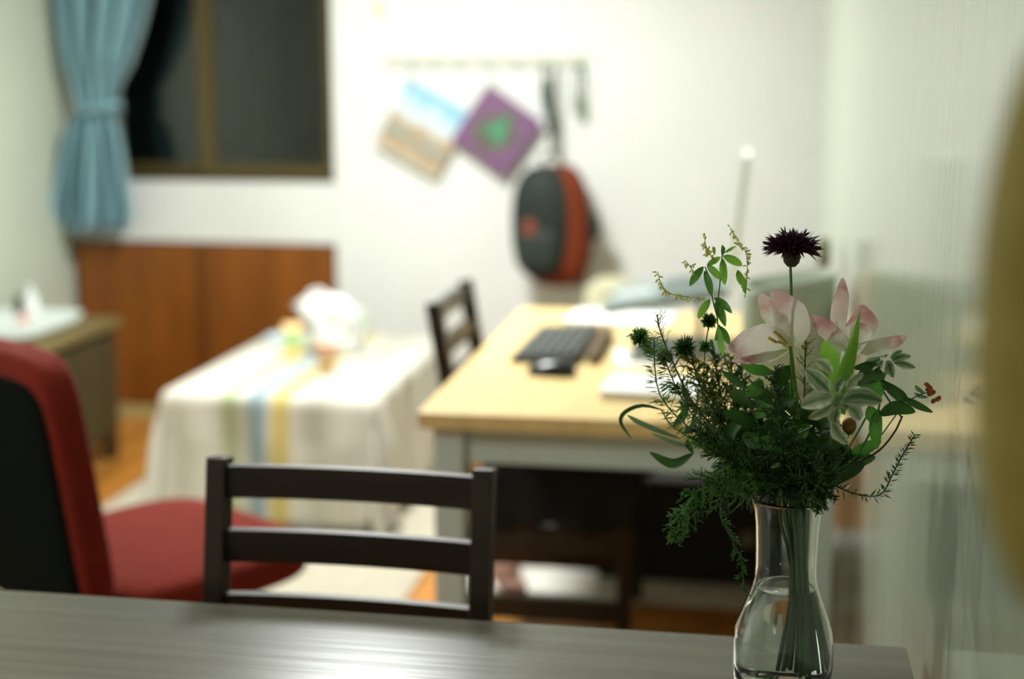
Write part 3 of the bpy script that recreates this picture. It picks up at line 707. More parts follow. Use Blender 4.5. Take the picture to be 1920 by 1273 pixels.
# ------------------------------------------------------------------ things behind and under the desk
q = P(1150, 470, y=5.25)
sk = thing('laundry_sack', 'beige cloth sack standing on the floor behind the desk', 'sack', (q.x, 5.25, .006))
mb = MB(); mb.superell((0, 0, .355), (.125, .13, .35), .6, 36, 20)
mb.v = [Vector((q_.x*(1+.05*math.sin(q_.z*40)), q_.y, q_.z)) for q_ in mb.v]; mb.build('body', mat('beige_canvas', (.50, .48, .34), .9), sk)
MB().tube([(.1*math.cos(t*.3142), .1*math.sin(t*.3142), .66) for t in range(21)], .010, 6, False).build('drawstring', mat('cord_beige', (.42, .38, .26), .9), sk)
bj = thing('black_jacket', 'black jacket folded over the seat of the chair under the desk', 'jacket', (-.45, 3.585, .4515))
jm = mat('black_cloth', (.007, .009, .008), .9, var=.5, scale=(10, 10, 10), bump=.3)
mb = MB(); mb.superell((.02, -.02, .038), (.225, .185, .038), .45, 48, 14)
mb.v = [Vector((q_.x, q_.y, q_.z*(1+.25*math.sin(q_.x*22)*math.cos(q_.y*17)))) for q_ in mb.v]; mb.build('folded_body', jm, bj)
m = MB(); vs = []; fs = []; nx_ = 24
for j in range(10):
    for i in range(nx_+1):
        x = -.19+.40*i/nx_; t = j/9
        vs.append((x, -.205-.022*min(1, t*4)-.008*math.sin(i*.9)*t, .050-.155*t-.012*math.sin(i*.5)*t))
for j in range(9):
    for i in range(nx_): fs.append((j*(nx_+1)+i, j*(nx_+1)+i+1, (j+1)*(nx_+1)+i+1, (j+1)*(nx_+1)+i))
m.add(vs, fs, True); o = m.build('hanging_sleeve', jm, bj, recalc=False); o.modifiers.new('t', 'SOLIDIFY').thickness = .008
pc = thing('black_case', 'black hard case on the mat under the desk', 'case', (-.15, 4.03, .0150))
MB().box((-.26, -.10, 0), (.26, .10, .30)).build('body', mat('case_black', (.012, .013, .012), .5), pc, bevel=.012)
MB().tube(smooth([(-.05, -.10, .26), (-.05, -.125, .24), (.05, -.125, .24), (.05, -.10, .26)], 12), .006, 8).build('handle', blk, pc)
for x in (-.17, .17): MB().box((x-.02, -.106, .12), (x+.02, -.099, .16)).build('latch', mat('latch_grey', (.25, .25, .23), .4, metal=.6), pc, bevel=.001)
be = thing('beige_cushion', 'round beige-brown cushion lying on the black case under the desk', 'cushion', (.0, 4.03, .3155))
MB().superell((0, 0, .085), (.125, .10, .085), .75).build('cover', mat('beige_brown', (.32, .21, .13), .9), be)
MB().superell((0, -.097, .085), (.010, .006, .010), 1).build('button', mat('beige_btn', (.22, .15, .09), .8), be)
wd = thing('wooden_block', 'pale wooden stool leg standing under the desk beside the black case', 'post', (-.475, 4.02, .0150))
MB().box((-.022, -.022, 0), (.022, .022, .25)).build('post', mat('pale_pine', (.42, .27, .10), .5), wd, bevel=.002)
MB().box((-.03, -.03, .25), (.03, .03, .27)).build('cap', mat('pale_pine', (.42, .27, .10), .5), wd, bevel=.002)
sh = thing('slipper', 'dusky pink slipper on the floor by the desk leg', 'slipper', (-.66, 3.86, .007), .4)
m = MB(); m.superell((0, 0, .012), (.042, .12, .012), .6); m.build('sole', mat('slipper_sole', (.25, .14, .10), .8), sh)
m = MB(); m.superell((0, .045, .035), (.045, .072, .032), .8); m.build('upper', mat('slipper_pink', (.45, .24, .18), .9), sh)
tanb = thing('cardboard_tube', 'tan cardboard tube standing behind the front left desk leg', 'tube', P(895, 860, y=4.3)*1.0)
tanb.location = (P(895, 860, y=4.36).x, 4.36, .006)
MB().lathe([(.026, 0), (.026, .62), (.022, .62), (.022, 0)], 24, closed=True).build('tube', mat('cardboard', (.55, .33, .13), .8), tanb)
MB().lathe([(0, .60), (.0215, .60), (.0215, .615), (0, .615)], 24).build('end_cap', mat('cap_cream', (.6, .45, .25), .7), tanb)

# ------------------------------------------------------------------ olive-brown bag on the right wall, close to the lens
ob = thing('hanging_bag', 'olive-brown cloth bag hanging on the glossy right wall', 'bag', (.165, .66, 1.215))
om = mat('olive_brown_cloth', (.22, .185, .035), .9, var=.15, scale=(30, 30, 30))
mb = MB(); mb.superell((0, 0, .13), (.062, .080, .155), .85, 40, 22)
mb.build('body', om, ob)
for s in (-.03, .03):
    MB().tube(smooth([(.02, s, .24), (.045, s*.5, .34), (.055, 0, .42)], 12), .006, 8).build('strap', om, ob)
pg = thing('wall_peg', 'small wooden peg on the right wall holding the olive-brown bag', 'peg', (XR, .66, 1.63))
MB().tube([(0, 0, 0), (-.022, 0, .002)], [.008, .007], 12).build('shaft', mat('peg_wood', (.3, .2, .09), .5), pg)
MB().superell((-.024, 0, .002), (.007, .012, .012), 1).build('knob', mat('peg_wood', (.3, .2, .09), .5), pg)
#BOUQUET
YV = 1.60
def V(px, py, dy=0): return P(px, py, y=YV+dy)
PX = (P(1563, 1200, y=YV)-P(1375, 1200, y=YV)).length/188.0      # metres per photo pixel at the vase
AX = P(1472, 1100, y=YV).x
zv = lambda py: P(1472, py, y=YV).z
glass = mat('clear_glass', (.96, .99, .97), .0, trans=1.0, ior=1.47)
vz = thing('glass_vase', 'clear glass carafe vase with water standing on the dining table', 'vase', (AX, YV, TZ+.0005))
def vz_prof(d):
    hw = [(1240, 95), (1200, 94), (1180, 91), (1160, 85), (1140, 77), (1120, 69), (1100, 62), (1080, 58), (1060, 57), (1020, 58), (980, 60), (955, 63), (938, 68)]
    return [(h*PX-d, zv(y)-vz.location.z) for y, h in hw]
out_p = [(0, 0), (.046, 0), (.053, .003), (.0565, .012)]+vz_prof(0)
inn_p = vz_prof(.0026)[::-1]+[(.0535, .020), (.049, .012), (0, .0105)]
zt = zv(933)-vz.location.z
MB().lathe(out_p+[(68.5*PX, zt), (67*PX, zt+.0018), (65*PX, zt)]+inn_p, 64).build('glass_body', glass, vz)
wl = zv(1098)-vz.location.z
wp = [(0, .0108), (.0487, .0123), (.0531, .0203)]+[(r-.0005, z) for r, z in vz_prof(.0026) if z < wl-.001]
rl = wp[-1][0]-.001
MB().lathe(wp+[(rl, wl), (rl-.002, wl-.0006), (0, wl-.0006)], 64).build('water', mat('water', (.95, .98, .95), .0, trans=1.0, ior=1.33), vz)

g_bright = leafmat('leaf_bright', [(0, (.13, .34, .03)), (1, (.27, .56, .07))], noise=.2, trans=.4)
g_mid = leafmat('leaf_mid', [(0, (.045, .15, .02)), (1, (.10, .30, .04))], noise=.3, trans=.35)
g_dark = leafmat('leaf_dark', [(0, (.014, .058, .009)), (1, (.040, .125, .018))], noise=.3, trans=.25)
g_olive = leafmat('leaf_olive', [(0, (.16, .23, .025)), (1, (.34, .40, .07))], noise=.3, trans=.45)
g_grey = leafmat('leaf_grey_green', [(0, (.07, .15, .07)), (1, (.16, .26, .14))], noise=.3, trans=.35)
g_vari = leafmat('leaf_variegated', [(0, (.05, .13, .04)), (.22, (.10, .19, .08)), (.42, (.32, .41, .26)), (.62, (.15, .25, .11)), (.78, (.46, .54, .38)), (1, (.56, .62, .46))], 'u', noise=.16, nscale=60)
g_pale = leafmat('leaf_pale', [(0, (.12, .22, .08)), (.35, (.30, .38, .23)), (1, (.62, .66, .50))], 'u', noise=.15, nscale=60)
g_stem = mat('stem_green', (.08, .20, .03), .5, var=.25, scale=(60, 60, 20)); g_stemd = mat('stem_dark', (.03, .08, .02), .5, var=.3, scale=(60, 60, 20))
g_brown = mat('stem_brown', (.06, .025, .014), .6)
petal_m = leafmat('tulip_petal', [(.0, (.74, .74, .48)), (.25, (.85, .85, .74)), (.62, (.87, .84, .78)), (.84, (.68, .44, .42)), (1.0, (.74, .60, .56))], noise=.55, nscale=26, trans=.35)
petal2_m = leafmat('tulip_petal_rosy', [(.0, (.70, .72, .50)), (.40, (.80, .78, .68)), (.66, (.70, .54, .50)), (.84, (.56, .28, .28)), (1.0, (.72, .54, .51))], noise=.42, nscale=30, trans=.35)
yel = mat('stamen_yellow', (.50, .34, .03), .6); mel = mat('melilot_yellow', (.80, .80, .32), .6, var=.15, scale=(90, 90, 90))
ROOT = (AX, YV, TZ+.02)
BX = random.Random(3)
SLOT = [0]
def into_vase(spread=1.0):
    """neck, waist and cut end of one stem inside the vase"""
    k = SLOT[0]; SLOT[0] += 1; a = k*2.39996; u = min(1, ((k % 24+.5)/24))**.5      # every stem has its own place in the neck
    bx_, by_ = math.cos(a)*u, math.sin(a)*u
    top = Vector((V(1490, 935).x+.022*bx_, YV+.020*by_, zv(930)))
    waist = Vector((V(1499, 1075).x+.012*bx_, YV+.013*by_, zv(1075)))
    end = Vector((V(1500, 1230).x+.031*bx_, YV+.030*by_, TZ+.030+.004*BX.random()))
    return [top, waist, end]
def bloom(name, label, cat='flower', group=None):
    return thing(name, label, cat, ROOT, 0, group)
def add_stem(t, pts, r=.0016, m=None, vase=True, n=26, spread=1.0, name='stem'):
    pts = [V(*q) if not isinstance(q, Vector) else q for q in pts]
    if vase: pts = pts+(into_vase(spread) if vase != 'neck' else into_vase(spread)[:1])
    c = smooth(pts, n)
    MB().tube(c, [r*(.75+.35*i/n) if i < n*.55 else max(r, .0017)*(.9+.3*i/n) for i in range(n+1)], 7).build(name, m or g_stem, t, world=True)
    return c
def leaf(t, px, w, m, turn=0, cup=.25, name='leaf', nv=10, nu=6, prof=None, wave=0):
    return MB().blade([V(*q) for q in px], w*PX, turn=turn, cup=cup, nv=nv, nu=nu, prof=prof, wave=wave).build(name, m, t, recalc=False, world=True)
pt_prof = lambda t: (.30+.70*math.sin(math.pi*min(1, t*.62+.08))**1.0)*min(1, max(.0, (1.02-t)*3.2))**.5
sharp = lambda t: (min(1, .45+t*1.1) if t < .5 else 1)*max(.02, 1-t**2.2)
oval = lambda t: max(.03, math.sin(math.pi*min(1, t*.96+.02))**.7)
def rv(r, s=1.0): return Vector((r.uniform(-1, 1), r.uniform(-1, 1), r.uniform(-1, 1)))*s

# --- cornflower
t = bloom('cornflower', 'dark purple cornflower standing tallest in the vase')
C = V(1485, 468)
MB().lathe([(0, -.0195), (.0045, -.019), (.0085, -.0145), (.0100, -.008), (.0088, -.002), (.0060, .003), (0, .003)], 20, C).build('calyx', mat('calyx_green', (.035, .048, .012), .7, var=.4, scale=(220, 220, 220), bump=.4), t, world=True)
fm = MB(); K = 6; vs = []; fs = []
for k in range(K):
    a = 2*math.pi*k/K; a2 = a+math.pi/K
    vs += [(.0011*math.cos(a), .0011*math.sin(a), 0), (.0030*math.cos(a), .0030*math.sin(a), .008), (.0040*math.cos(a), .0040*math.sin(a), .0115), (.0085*math.cos(a2), .0085*math.sin(a2), .0205)]
for k in range(K):
    j = (k+1) % K; fs += [(4*k, 4*j, 4*j+1, 4*k+1), (4*k+1, 4*j+1, 4*j+2, 4*k+2), (4*k+2, 4*j+2, 4*k+3)]
fm.add(vs, fs, False); flo = fm.mesh('floret', leafmat('cornflower_purple', [(0, (.035, .006, .022)), (1, (.24, .035, .15))], noise=.5, nscale=90, trans=.15), recalc=False)
MB().superell(C+Vector((0, 0, .010)), (.014, .014, .010), 1, 16, 10).build('disc', mat('cornflower_core', (.03, .006, .02), .8), t, world=True)
R_ = random.Random(11); nfl = 58
for k in range(nfl):
    az = k*2.39996; el = math.radians(-14+76*((k+.5)/nfl)**1.25)+R_.uniform(-.1, .1)
    d = Vector((math.cos(az)*math.cos(el), math.sin(az)*math.cos(el), math.sin(el)*.62)).normalized()
    o = bpy.data.objects.new('floret', flo); COL.objects.link(o); o.parent = t
    o.location = C+Vector((0, 0, .004))+d*R_.uniform(.008, .0125)-Vector(ROOT)
    o.rotation_euler = d.to_track_quat('Z', 'Y').to_euler(); s_ = R_.uniform(.82, 1.08)*(1.06 if el < .45 else .66); o.scale = (s_, s_, s_)
add_stem(t, [(1482, 492), (1484, 570, .005), (1483, 680, .01), (1486, 800, .01)], .0021, g_stem)

# --- tulips
t = bloom('tulip', 'white and pink open tulip with two large petals spread left below the cornflower')
for px, wd, tn, cu_, mm, pr in (
    ([(1472, 628, .02), (1448, 596, .022), (1424, 552, .02)], 40, .5, .3, petal_m, pt_prof),
    ([(1481, 650, .005), (1484, 606, .005), (1448, 546, -.012)], 64, .25, .55, petal_m, pt_prof),
    ([(1482, 652, 0), (1428, 640, -.012), (1366, 650, -.03)], 82, -.25, .30, petal_m, oval),
    ([(1478, 655, -.006), (1432, 664, -.022), (1372, 676, -.03)], 40, -.9, .35, petal2_m, oval)):
    leaf(t, px, wd, mm, tn, cu_, 'petal', 16, 10, pr, .05)
for a, b in (((1476, 643, -.01), (1452, 620, -.014)), ((1474, 646, -.016), (1459, 640, -.018))):
    MB().tube([V(*a), V(*a).lerp(V(*b), .5), V(*b)], [.0010, .0016, .0019], 8).build('stamen', yel, t, world=True)
MB().tube([V(1457, 642, -.034), V(1441, 633, -.036)], [.0015, .0019], 8).build('stamen', yel, t, world=True)
add_stem(t, [(1482, 650), (1488, 700, 0), (1494, 760, .0), (1496, 850, 0)], .0030, mat('stem_light', (.12, .24, .03), .45), spread=.5)
t = bloom('tulip', 'pink and white tulip with four narrow spread petals above the striped leaves')
for px, wd, tn, cu_, mm, pr in (
    ([(1592, 650, .01), (1612, 612, .015), (1616, 571, .002)], 58, .1, .55, petal2_m, pt_prof),
    ([(1586, 650, 0), (1570, 600, .005), (1574, 558, .003), (1579, 521, -.01)], 34, .35, .5, petal2_m, oval),
    ([(1592, 652, -.005), (1560, 622, -.01), (1522, 590, -.02)], 36, -.2, .5, petal2_m, pt_prof),
    ([(1600, 652, -.005), (1648, 646, -.015), (1700, 629, -.02)], 36, .3, .6, petal2_m, oval),
    ([(1600, 662, -.01), (1612, 630, -.012), (1622, 606, -.006)], 38, -.2, .4, petal_m, pt_prof),
    ([(1586, 664, -.008), (1574, 642, -.014), (1562, 622, -.012)], 30, 0, .4, petal_m, pt_prof)):
    leaf(t, px, wd, mm, tn, cu_, 'petal', 16, 10, pr, .05)
leaf(t, [(1558, 770, -.03), (1578, 705, -.035), (1598, 645, -.04), (1613, 577, -.045)], 46, g_bright, .35, .5, 'leaf', 16, 6, lambda t_: max(.02, 1-t_**1.25))
leaf(t, [(1556, 775, .0), (1556, 700, .0), (1560, 628, -.005)], 40, g_bright, -.2, .35, 'leaf', 14, 6, lambda t_: .9 if t_ < .85 else .9-.35*(t_-.85)/.15)
leaf(t, [(1545, 800, .0), (1530, 740, .0), (1548, 668, .01)], 46, g_mid, .5, .35, 'leaf', 14, 6, sharp)
leaf(t, [(1572, 640, .01), (1563, 615, .012), (1561, 590, .012)], 12, g_bright, .0, .3, 'leaf', 8, 4, sharp)
add_stem(t, [(1592, 655), (1580, 720, .0), (1560, 800, .01), (1530, 880, .01)], .0029, mat('stem_light', (.12, .24, .03), .45), spread=.6)

# --- yellow-green melilot sprig with clover-like leaflets
t = bloom('melilot_sprig', 'pale yellow-green melilot sprig with clover-like leaflets at the left of the cornflower')
add_stem(t, [(1354, 478, -.02), (1350, 530, -.02), (1345, 600, -.015), (1362, 680, 0), (1400, 780, .0), (1450, 880, .0)], .0010, g_stem)
LF = [((1319, 500), (1293, 536), 15), ((1321, 508), (1334, 555), 14), ((1326, 498), (1350, 524), 14), ((1326, 498), (1351, 482), 13), ((1356, 480), (1391, 498), 16), ((1355, 485), (1359, 534), 15),
      ((1354, 480), (1354, 459), 8), ((1359, 474), (1380, 462), 7), ((1383, 506), (1398, 552), 11), ((1382, 508), (1388, 535), 6), ((1331, 561), (1309, 597), 15), ((1339, 558), (1372, 587), 15),
      ((1341, 566), (1360, 612), 16), ((1346, 611), (1356, 667), 15), ((1351, 612), (1368, 646), 14), ((1340, 478), (1338, 462), 6), ((1349, 608), (1340, 640), 9)]
R_ = random.Random(5)
for a, b, w_ in LF:
    md = ((a[0]+b[0])/2+R_.uniform(-2, 2), (a[1]+b[1])/2-2, -.022+R_.uniform(-.006, .006))
    leaf(t, [(*a, -.02), md, (*b, -.022+R_.uniform(-.01, .01))], w_, g_bright if R_.random() < .75 else g_mid, R_.uniform(-.5, .5), .35, 'leaflet', 8, 4, oval)
MB().tube(smooth([V(1322, 500, -.02), V(1332, 528, -.02), V(1336, 560, -.018), V(1346, 600, -.015)], 10), .0008, 6).build('branchlet', g_stem, t, world=True)
fl_m = MB().superell((0, 0, .0022), (.0011, .0011, .0026), .9, 7, 5).mesh('floret', mel)
for pts_, cnt in (([(1369, 427), (1386, 458), (1399, 476), (1401, 518), (1397, 556)], 44), ([(1321, 437), (1323, 462), (1328, 476), (1339, 479)], 26), ([(1233, 510), (1240, 532), (1256, 550), (1290, 557), (1322, 561)], 46), ([(1284, 488), (1294, 500), (1302, 512)], 12)):
    c = smooth([V(*q, -.022) for q in pts_], 24)
    MB().tube(c, .0005, 5).build('raceme_stalk', mat('stalk_yellow', (.22, .32, .05), .5), t, world=True)
    for k in range(cnt):
        u = k/cnt*24; i = min(23, int(u)); p_ = c[i].lerp(c[i+1], u-i); d = rv(R_).normalized(); d.z -= .5; d.normalize()
        o = bpy.data.objects.new('floret', fl_m); COL.objects.link(o); o.parent = t
        o.location = p_+d*.0012-Vector(ROOT); o.rotation_euler = d.to_track_quat('Z', 'Y').to_euler(); s_ = R_.uniform(.7, 1.25)*(.6+.5*math.sin(math.pi*min(1, k/cnt*.8+.15))); o.scale = (s_, s_, s_*1.1)

# --- feathery and needle foliage
def feather(t, pts, m, L=22, nb=26, sub=6, r=.00045, seed=1, droop=.2, stem_m=None, vase=True, spread=1.0, rs=.0011):
    R2 = random.Random(seed); c = [V(*q) for q in pts]
    add_stem(t, pts, rs, stem_m or g_stemd, vase, spread=spread)
    c = smooth(c[::-1], 40); f = MB()          # root to tip
    for k in range(nb):
        u = (.12+.88*k/nb)*40; i = min(39, int(u)); p_ = c[i].lerp(c[i+1], u-i); tg = (c[i+1]-c[i]).normalized()
        ax = rv(R2); ax = (ax-tg*ax.dot(tg)).normalized(); Lk = L*PX*(1.15-.75*k/nb)*R2.uniform(.7, 1.2)
        d = (ax+tg*.8).normalized(); e = p_+d*Lk+Vector((0, 0, -droop*Lk*.5)); md = p_.lerp(e, .5)+Vector((0, 0, droop*Lk*.3))
        f.tube([p_, md, e], [r*1.3, r, r*.6], 3, False)
        for s_ in range(sub):
            v_ = (s_+.6)/sub; q = (p_.lerp(md, v_*2) if v_ < .5 else md.lerp(e, v_*2-1)); d2 = (rv(R2)+d*.9).normalized()*Lk*.42*R2.uniform(.6, 1.2)
            f.tube([q, q+d2*.55+Vector((0, 0, .0006)), q+d2], [r, r*.9, r*.5], 3, False)
    stuff(f.build('foliage', m, t, world=True, recalc=False))
def needle(t, pts, m, L=20, n=90, w=2.2, seed=1, stem_m=None, vase=True, fwd=.6, spread=1.0, flat=.6):
    R2 = random.Random(seed); add_stem(t, pts, .0011, stem_m or g_stemd, vase, spread=spread)
    c = smooth([V(*q) for q in pts][::-1], 40); f = MB()
    for k in range(n):
        u = (.05+.95*k/n)*40; i = min(39, int(u)); p_ = c[i].lerp(c[i+1], u-i); tg = (c[i+1]-c[i]).normalized()
        ax = rv(R2); ax.y *= flat; ax = (ax-tg*ax.dot(tg)).normalized(); d = (ax+tg*fwd).normalized()*L*PX*R2.uniform(.6, 1.15)*(1.1-.5*k/n)
        sd = d.cross(rv(R2)).normalized()*w*PX/2
        f.add([p_, p_+d*.45+sd, p_+d, p_+d*.45-sd], [(0, 1, 2, 3)], False, [(.5, 0), (1, .5), (.5, 1), (0, .5)])
    stuff(f.build('needles', m, t, world=True, recalc=False))
needle(bloom('rosemary_sprig', 'dark needle-leaved sprig poking out to the right near the vase rim', 'sprig'), [(1716, 814, .03), (1694, 850, .03), (1674, 888, .03), (1650, 928, .02), (1600, 925, .01), (1545, 905, .005)], g_dark, 22, 110, 3.4, 2)
t = bloom('comb_leaf_sprig', 'dark comb-leaved sprig rising at the left edge of the bouquet', 'sprig')
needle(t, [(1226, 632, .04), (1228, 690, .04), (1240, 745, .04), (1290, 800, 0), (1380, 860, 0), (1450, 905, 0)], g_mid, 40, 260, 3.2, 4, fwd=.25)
t = bloom('tufted_sprig', 'grey-green sprig with round leafy tufts reaching left over the desk', 'sprig')
needle(t, [(1186, 625, .06), (1216, 650, .06), (1246, 676, .06), (1275, 740, .05), (1340, 830, 0), (1440, 900, 0)], g_grey, 30, 260, 3.6, 6)
R_ = random.Random(21)
for (cx, cy, rr_, mm) in ((1200, 632, 24, g_mid), (1284, 652, 30, g_dark), (1322, 650, 15, g_mid), (1248, 668, 22, g_grey), (1330, 602, 20, g_dark)):
    f = MB(); p_ = V(cx, cy, .06)
    for k in range(210):
        d = rv(R_).normalized()*rr_*PX*R_.uniform(.5, 1.05)*Vector((1, 1, .75)).length/1.6; sd = d.cross(rv(R_)).normalized()*.0017
        f.add([p_, p_+d*.55+sd, p_+d, p_+d*.55-sd], [(0, 1, 2, 3)], False, [(.5, 0), (1, .5), (.5, 1), (0, .5)])
    stuff(f.build('tuft', mm, t, world=True, recalc=False))
for a in (((1284, 655), (1262, 690)), ((1322, 652), (1330, 604)), ((1322, 655), (1318, 730)), ((1200, 640), (1226, 660))):
    MB().tube([V(*q, .06) for q in a], .0008, 6).build('branchlet', g_stemd, t, world=True)
t = bloom('nigella_foliage', 'fine thread-leaved green wisps curling above the tufted sprig', 'sprig')
feather(t, [(1232, 590, .0), (1238, 620, .0), (1262, 680, .0), (1310, 770, 0), (1420, 890, 0)], g_olive, 34, 30, 5, .00035, 3, -.2)
feather(bloom('nigella_foliage', 'fine thread-leaved wisp between the two tulips', 'sprig'), [(1512, 628, .02), (1510, 660, .02), (1508, 740, .01), (1500, 850, .0)], g_olive, 26, 34, 7, .0004, 8, -.1)
OL = 'olive green feathery frond in the dense left half of the bouquet'
for k, pp in enumerate(([(1296, 672), (1320, 740), (1380, 840)], [(1338, 648), (1352, 740), (1400, 840)], [(1370, 668), (1380, 750), (1420, 850)], [(1270, 722), (1320, 780), (1400, 870)], [(1320, 700), (1350, 770), (1410, 860)], [(1390, 690), (1400, 770), (1440, 860)])):
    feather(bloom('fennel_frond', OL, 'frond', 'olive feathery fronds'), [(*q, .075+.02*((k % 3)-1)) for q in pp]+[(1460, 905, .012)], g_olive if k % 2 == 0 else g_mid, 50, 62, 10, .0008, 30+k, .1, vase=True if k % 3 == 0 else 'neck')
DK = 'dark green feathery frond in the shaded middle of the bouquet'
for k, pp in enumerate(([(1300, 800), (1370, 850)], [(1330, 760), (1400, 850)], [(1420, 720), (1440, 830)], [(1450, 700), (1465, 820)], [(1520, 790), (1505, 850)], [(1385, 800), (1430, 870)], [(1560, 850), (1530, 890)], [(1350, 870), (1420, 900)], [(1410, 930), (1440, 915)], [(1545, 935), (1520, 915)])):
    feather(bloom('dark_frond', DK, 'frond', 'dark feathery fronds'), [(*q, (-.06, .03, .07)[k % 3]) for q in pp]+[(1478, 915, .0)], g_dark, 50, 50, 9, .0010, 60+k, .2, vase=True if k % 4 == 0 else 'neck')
feather(bloom('drooping_frond', 'feathery green frond drooping left of the vase neck', 'frond'), [(1266, 1012, -.11), (1280, 965, -.11), (1322, 912, -.10), (1400, 895, -.05), (1460, 910, 0)], g_mid, 44, 80, 10, .0007, 90, .5)
feather(bloom('drooping_frond', 'feathery green frond hanging down beside the vase as a thin tendril', 'frond'), [(1396, 1112, -.09), (1386, 1040, -.09), (1350, 960, -.09), (1380, 905, -.05), (1450, 912, 0)], g_mid, 30, 50, 7, .0005, 91, .5)
t = bloom('curled_leaf_sprig', 'sprig with curled narrow leaves arching left before the desk edge', 'sprig')
add_stem(t, [(1240, 768, .09), (1262, 800, .09), (1330, 842, .06), (1400, 880, 0), (1460, 910, 0)], .0013, g_stemd)
for px, w_, mm in (([(1248, 770, .09), (1205, 760, .09), (1172, 772, .09), (1164, 792, .09), (1184, 822, .09)], 9, g_dark), ([(1275, 822, .09), (1232, 806, .09), (1196, 790, .09), (1176, 778, .09)], 11, g_grey),
                   ([(1300, 840, .09), (1262, 828, .09), (1222, 812, .09)], 11, g_grey), ([(1300, 850, .095), (1262, 868, .10), (1218, 848, .10)], 20, g_dark), ([(1260, 800, .09), (1280, 780, .09), (1292, 750, .09)], 16, g_dark),
                   ([(1280, 812, .09), (1300, 800, .09), (1306, 778, .09)], 14, g_grey), ([(1300, 850, .09), (1292, 835, .09), (1288, 822, .09)], 12, g_dark)):
    leaf(t, px, w_, mm, random.uniform(-.4, .4), .4, 'leaf', 12, 4, oval)
LB = 'broad dark green leafy stem in the core of the bouquet'
R_ = random.Random(44)
for k, (bx0, by0, tx, ty) in enumerate(((1440, 880, 1400, 720), (1460, 890, 1450, 690), (1490, 890, 1490, 740), (1520, 890, 1540, 800), (1420, 890, 1350, 830), (1540, 900, 1600, 850), (1480, 900, 1470, 800))):
    t = bloom('leafy_stem', LB, 'foliage', 'broad dark leafy stems'); dy = .02*((k % 3)-1)
    add_stem(t, [(tx, ty+20, dy), ((tx+bx0)/2, (ty+by0)/2, dy), (bx0, by0, dy)], .0013, g_stemd, vase=True if k % 2 == 0 else 'neck')
    for j in range(8):
        u = .05+.8*j/7; x, y = tx+(bx0-tx)*u, ty+(by0-ty)*u; a = math.radians(-90+(52 if j % 2 else -52)*R_.uniform(.5, 1.5))+(tx-bx0)*.002
        Ln = R_.uniform(46, 74); d2 = dy+R_.uniform(-.025, .025)
        leaf(t, [(x, y, dy), (x+Ln*.5*math.cos(a), y+Ln*.5*math.sin(a), (dy+d2)/2), (x+Ln*math.cos(a), y+Ln*math.sin(a)+6, d2)], R_.uniform(22, 36), g_dark if R_.random() < .8 else g_mid, R_.uniform(-.7, .7), .35, 'leaf', 9, 4, oval)

# --- variegated spurge clusters, dark leaves, small orange flowers
t = bloom('variegated_spurge', 'white-edged striped leaf cluster at the right below the pink tulip', 'foliage')
for a, b, w_, tn in (((1650, 672), (1620, 696), 24, .3), ((1656, 676), (1640, 702), 14, -.4), ((1664, 676), (1674, 708), 18, .3), ((1668, 680), (1658, 706), 13, -.5), ((1676, 680), (1716, 690), 22, .6), ((1672, 676), (1708, 668), 16, .2), ((1650, 670), (1630, 660), 14, 0), ((1660, 670), (1663, 652), 11, 0), ((1670, 672), (1692, 658), 15, .4), ((1655, 670), (1644, 655), 10, 0)):
    leaf(t, [(*a, 0), ((a[0]+b[0])/2, (a[1]+b[1])/2-3, -.008), (*b, -.004)], w_, g_vari, tn, .35, 'leaf', 10, 8, oval)
add_stem(t, [(1662, 678), (1655, 720, 0), (1640, 790, .01), (1590, 870, .01)], .0014, g_stem)
t = bloom('variegated_spurge', 'large whitish spurge cluster with striped leaves in front of the bright green leaf', 'foliage')
for px, w_, mm, tn in (([(1566, 746), (1536, 748), (1502, 762)], 38, g_pale, .2), ([(1562, 756), (1542, 772), (1516, 784)], 24, g_pale, -.3), ([(1556, 735), (1536, 715), (1510, 692)], 36, g_vari, .3), ([(1578, 750), (1612, 742), (1654, 752)], 44, g_vari, -.1),
                       ([(1586, 730), (1598, 712), (1618, 700)], 28, g_pale, .4), ([(1574, 762), (1566, 784), (1570, 806)], 26, g_vari, .2), ([(1590, 762), (1604, 772), (1612, 788)], 26, g_pale, 0), ([(1562, 790), (1572, 812), (1590, 832)], 28, g_pale, .5), ([(1570, 738), (1572, 722), (1582, 708)], 20, g_vari, 0),
                       ([(1560, 700), (1545, 684), (1530, 676)], 24, g_pale, .2), ([(1568, 756), (1585, 758), (1600, 764)], 18, g_vari, 0)):
    leaf(t, [(x, y, -.12+.004*i) for i, (x, y) in enumerate(px)], w_*.86, mm, tn+random.uniform(-.35, .35), .3, 'leaf', 12, 8, oval, .2)
for k in range(7):
    p_ = V(1570+random.uniform(-10, 12), 750+random.uniform(-10, 10), -.128); MB().superell(p_, (.0028, .0028, .0036), 1, 10, 8).build('bud', mat('bud_green', (.16, .24, .09), .6), t, world=True)
add_stem(t, [(1570, 752, -.115), (1562, 800, -.08), (1545, 860, -.02)], .0016, g_stem)
t = bloom('dark_leaf_branch', 'branch with long dark pointed leaves and brown curved stem at the right', 'foliage')
add_stem(t, [(1692, 780, .0), (1676, 812, .0), (1644, 848, .0), (1590, 876, .0), (1540, 905, 0)], .0015, g_brown)
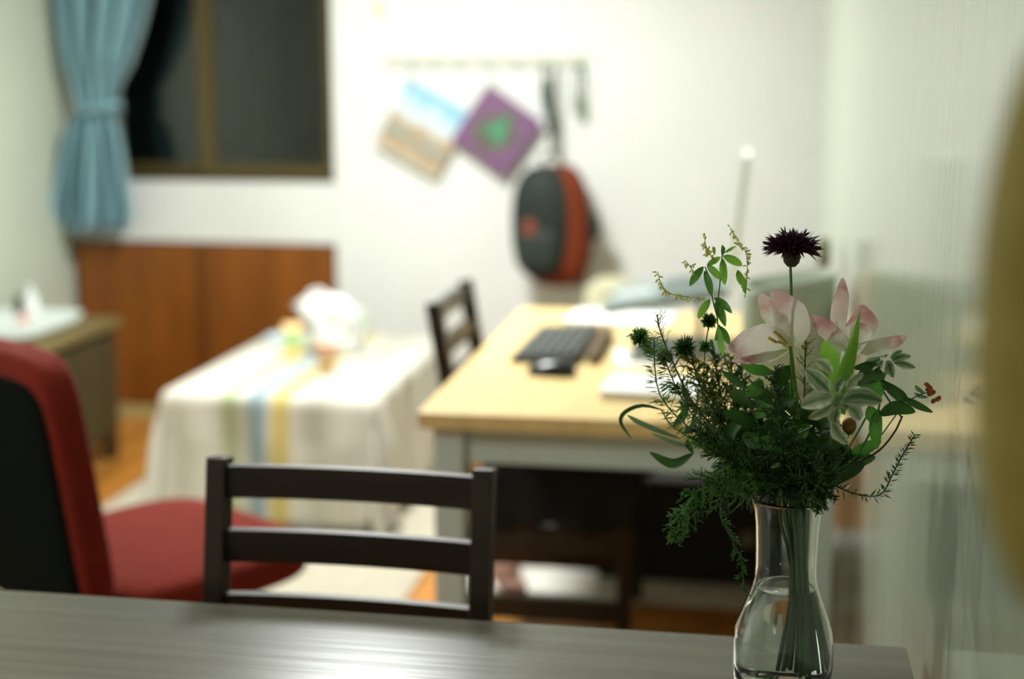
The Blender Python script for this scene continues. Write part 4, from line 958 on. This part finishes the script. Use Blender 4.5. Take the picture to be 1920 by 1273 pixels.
for px, w_, mm, tn in (([(1650, 712), (1684, 738), (1702, 752)], 22, g_dark, .2), ([(1692, 744), (1718, 758), (1749, 773)], 14, g_dark, .1), ([(1648, 778), (1680, 762), (1716, 772)], 30, g_dark, .3), ([(1602, 722), (1630, 704), (1660, 706)], 32, g_dark, -.3), ([(1612, 728), (1640, 728), (1660, 722)], 36, g_mid, .2),
                       ([(1648, 766), (1642, 800), (1644, 842)], 24, g_mid, .2), ([(1600, 690), (1630, 686), (1650, 690)], 18, g_dark, 0), ([(1630, 760), (1636, 778), (1648, 790)], 26, g_mid, 0), ([(1622, 868), (1598, 882), (1556, 912)], 22, g_dark, .2)):
    leaf(t, [(x, y, -.01) for x, y in px], w_, mm, tn, .3, 'leaf', 12, 6, oval)
MB().tube(smooth([V(1650, 712, -.01), V(1660, 740, -.005), V(1690, 782, .0)], 10), .0010, 6).build('branchlet', g_stemd, t, world=True)
MB().tube(smooth([V(1625, 780, .0), V(1604, 818, .0), V(1574, 866, .005)], 10), .0012, 6).build('branchlet', g_stem, t, world=True)
orf = mat('orange_petal', (.42, .10, .03), .6)
t = bloom('orange_flower', 'tiny orange flower cluster on a thin stalk at the far right')
R_ = random.Random(9)
for k in range(12):
    u = k/11; c0 = (1738+16*u+R_.uniform(-4, 4), 722+30*u+R_.uniform(-4, 4)); a = R_.uniform(0, 6.28)
    leaf(t, [(c0[0], c0[1], .05), (c0[0]+5*math.cos(a), c0[1]+5*math.sin(a), .05), (c0[0]+10*math.cos(a), c0[1]+10*math.sin(a), .052)], 9, orf, 0, .3, 'petal', 5, 3, oval)
for px in ([(1740, 745), (1724, 742), (1714, 736)], [(1735, 738), (1722, 730), (1716, 722)]): leaf(t, [(*q, .05) for q in px], 8, g_grey, 0, .3, 'leaf', 6, 3, oval)
add_stem(t, [(1742, 735, .05), (1720, 742, .05), (1690, 765, .04), (1640, 830, .03), (1560, 900, .01)], .0009, g_stemd)
t = bloom('orange_bud', 'brownish orange round bud under the whitish striped leaves')
MB().superell(V(1592, 798, .02), (.0085, .0085, .0095), .95, 18, 12).build('bud', mat('bud_orange', (.24, .12, .02), .6, var=.3, scale=(150, 150, 150)), t, world=True)
MB().lathe([(0, -.011), (.004, -.010), (.0075, -.005), (.0080, -.002)], 14, V(1592, 798, .02)).build('calyx', g_mid, t, world=True)
add_stem(t, [(1592, 814, .02), (1570, 870, .015), (1530, 905, .01)], .0011, g_stem)
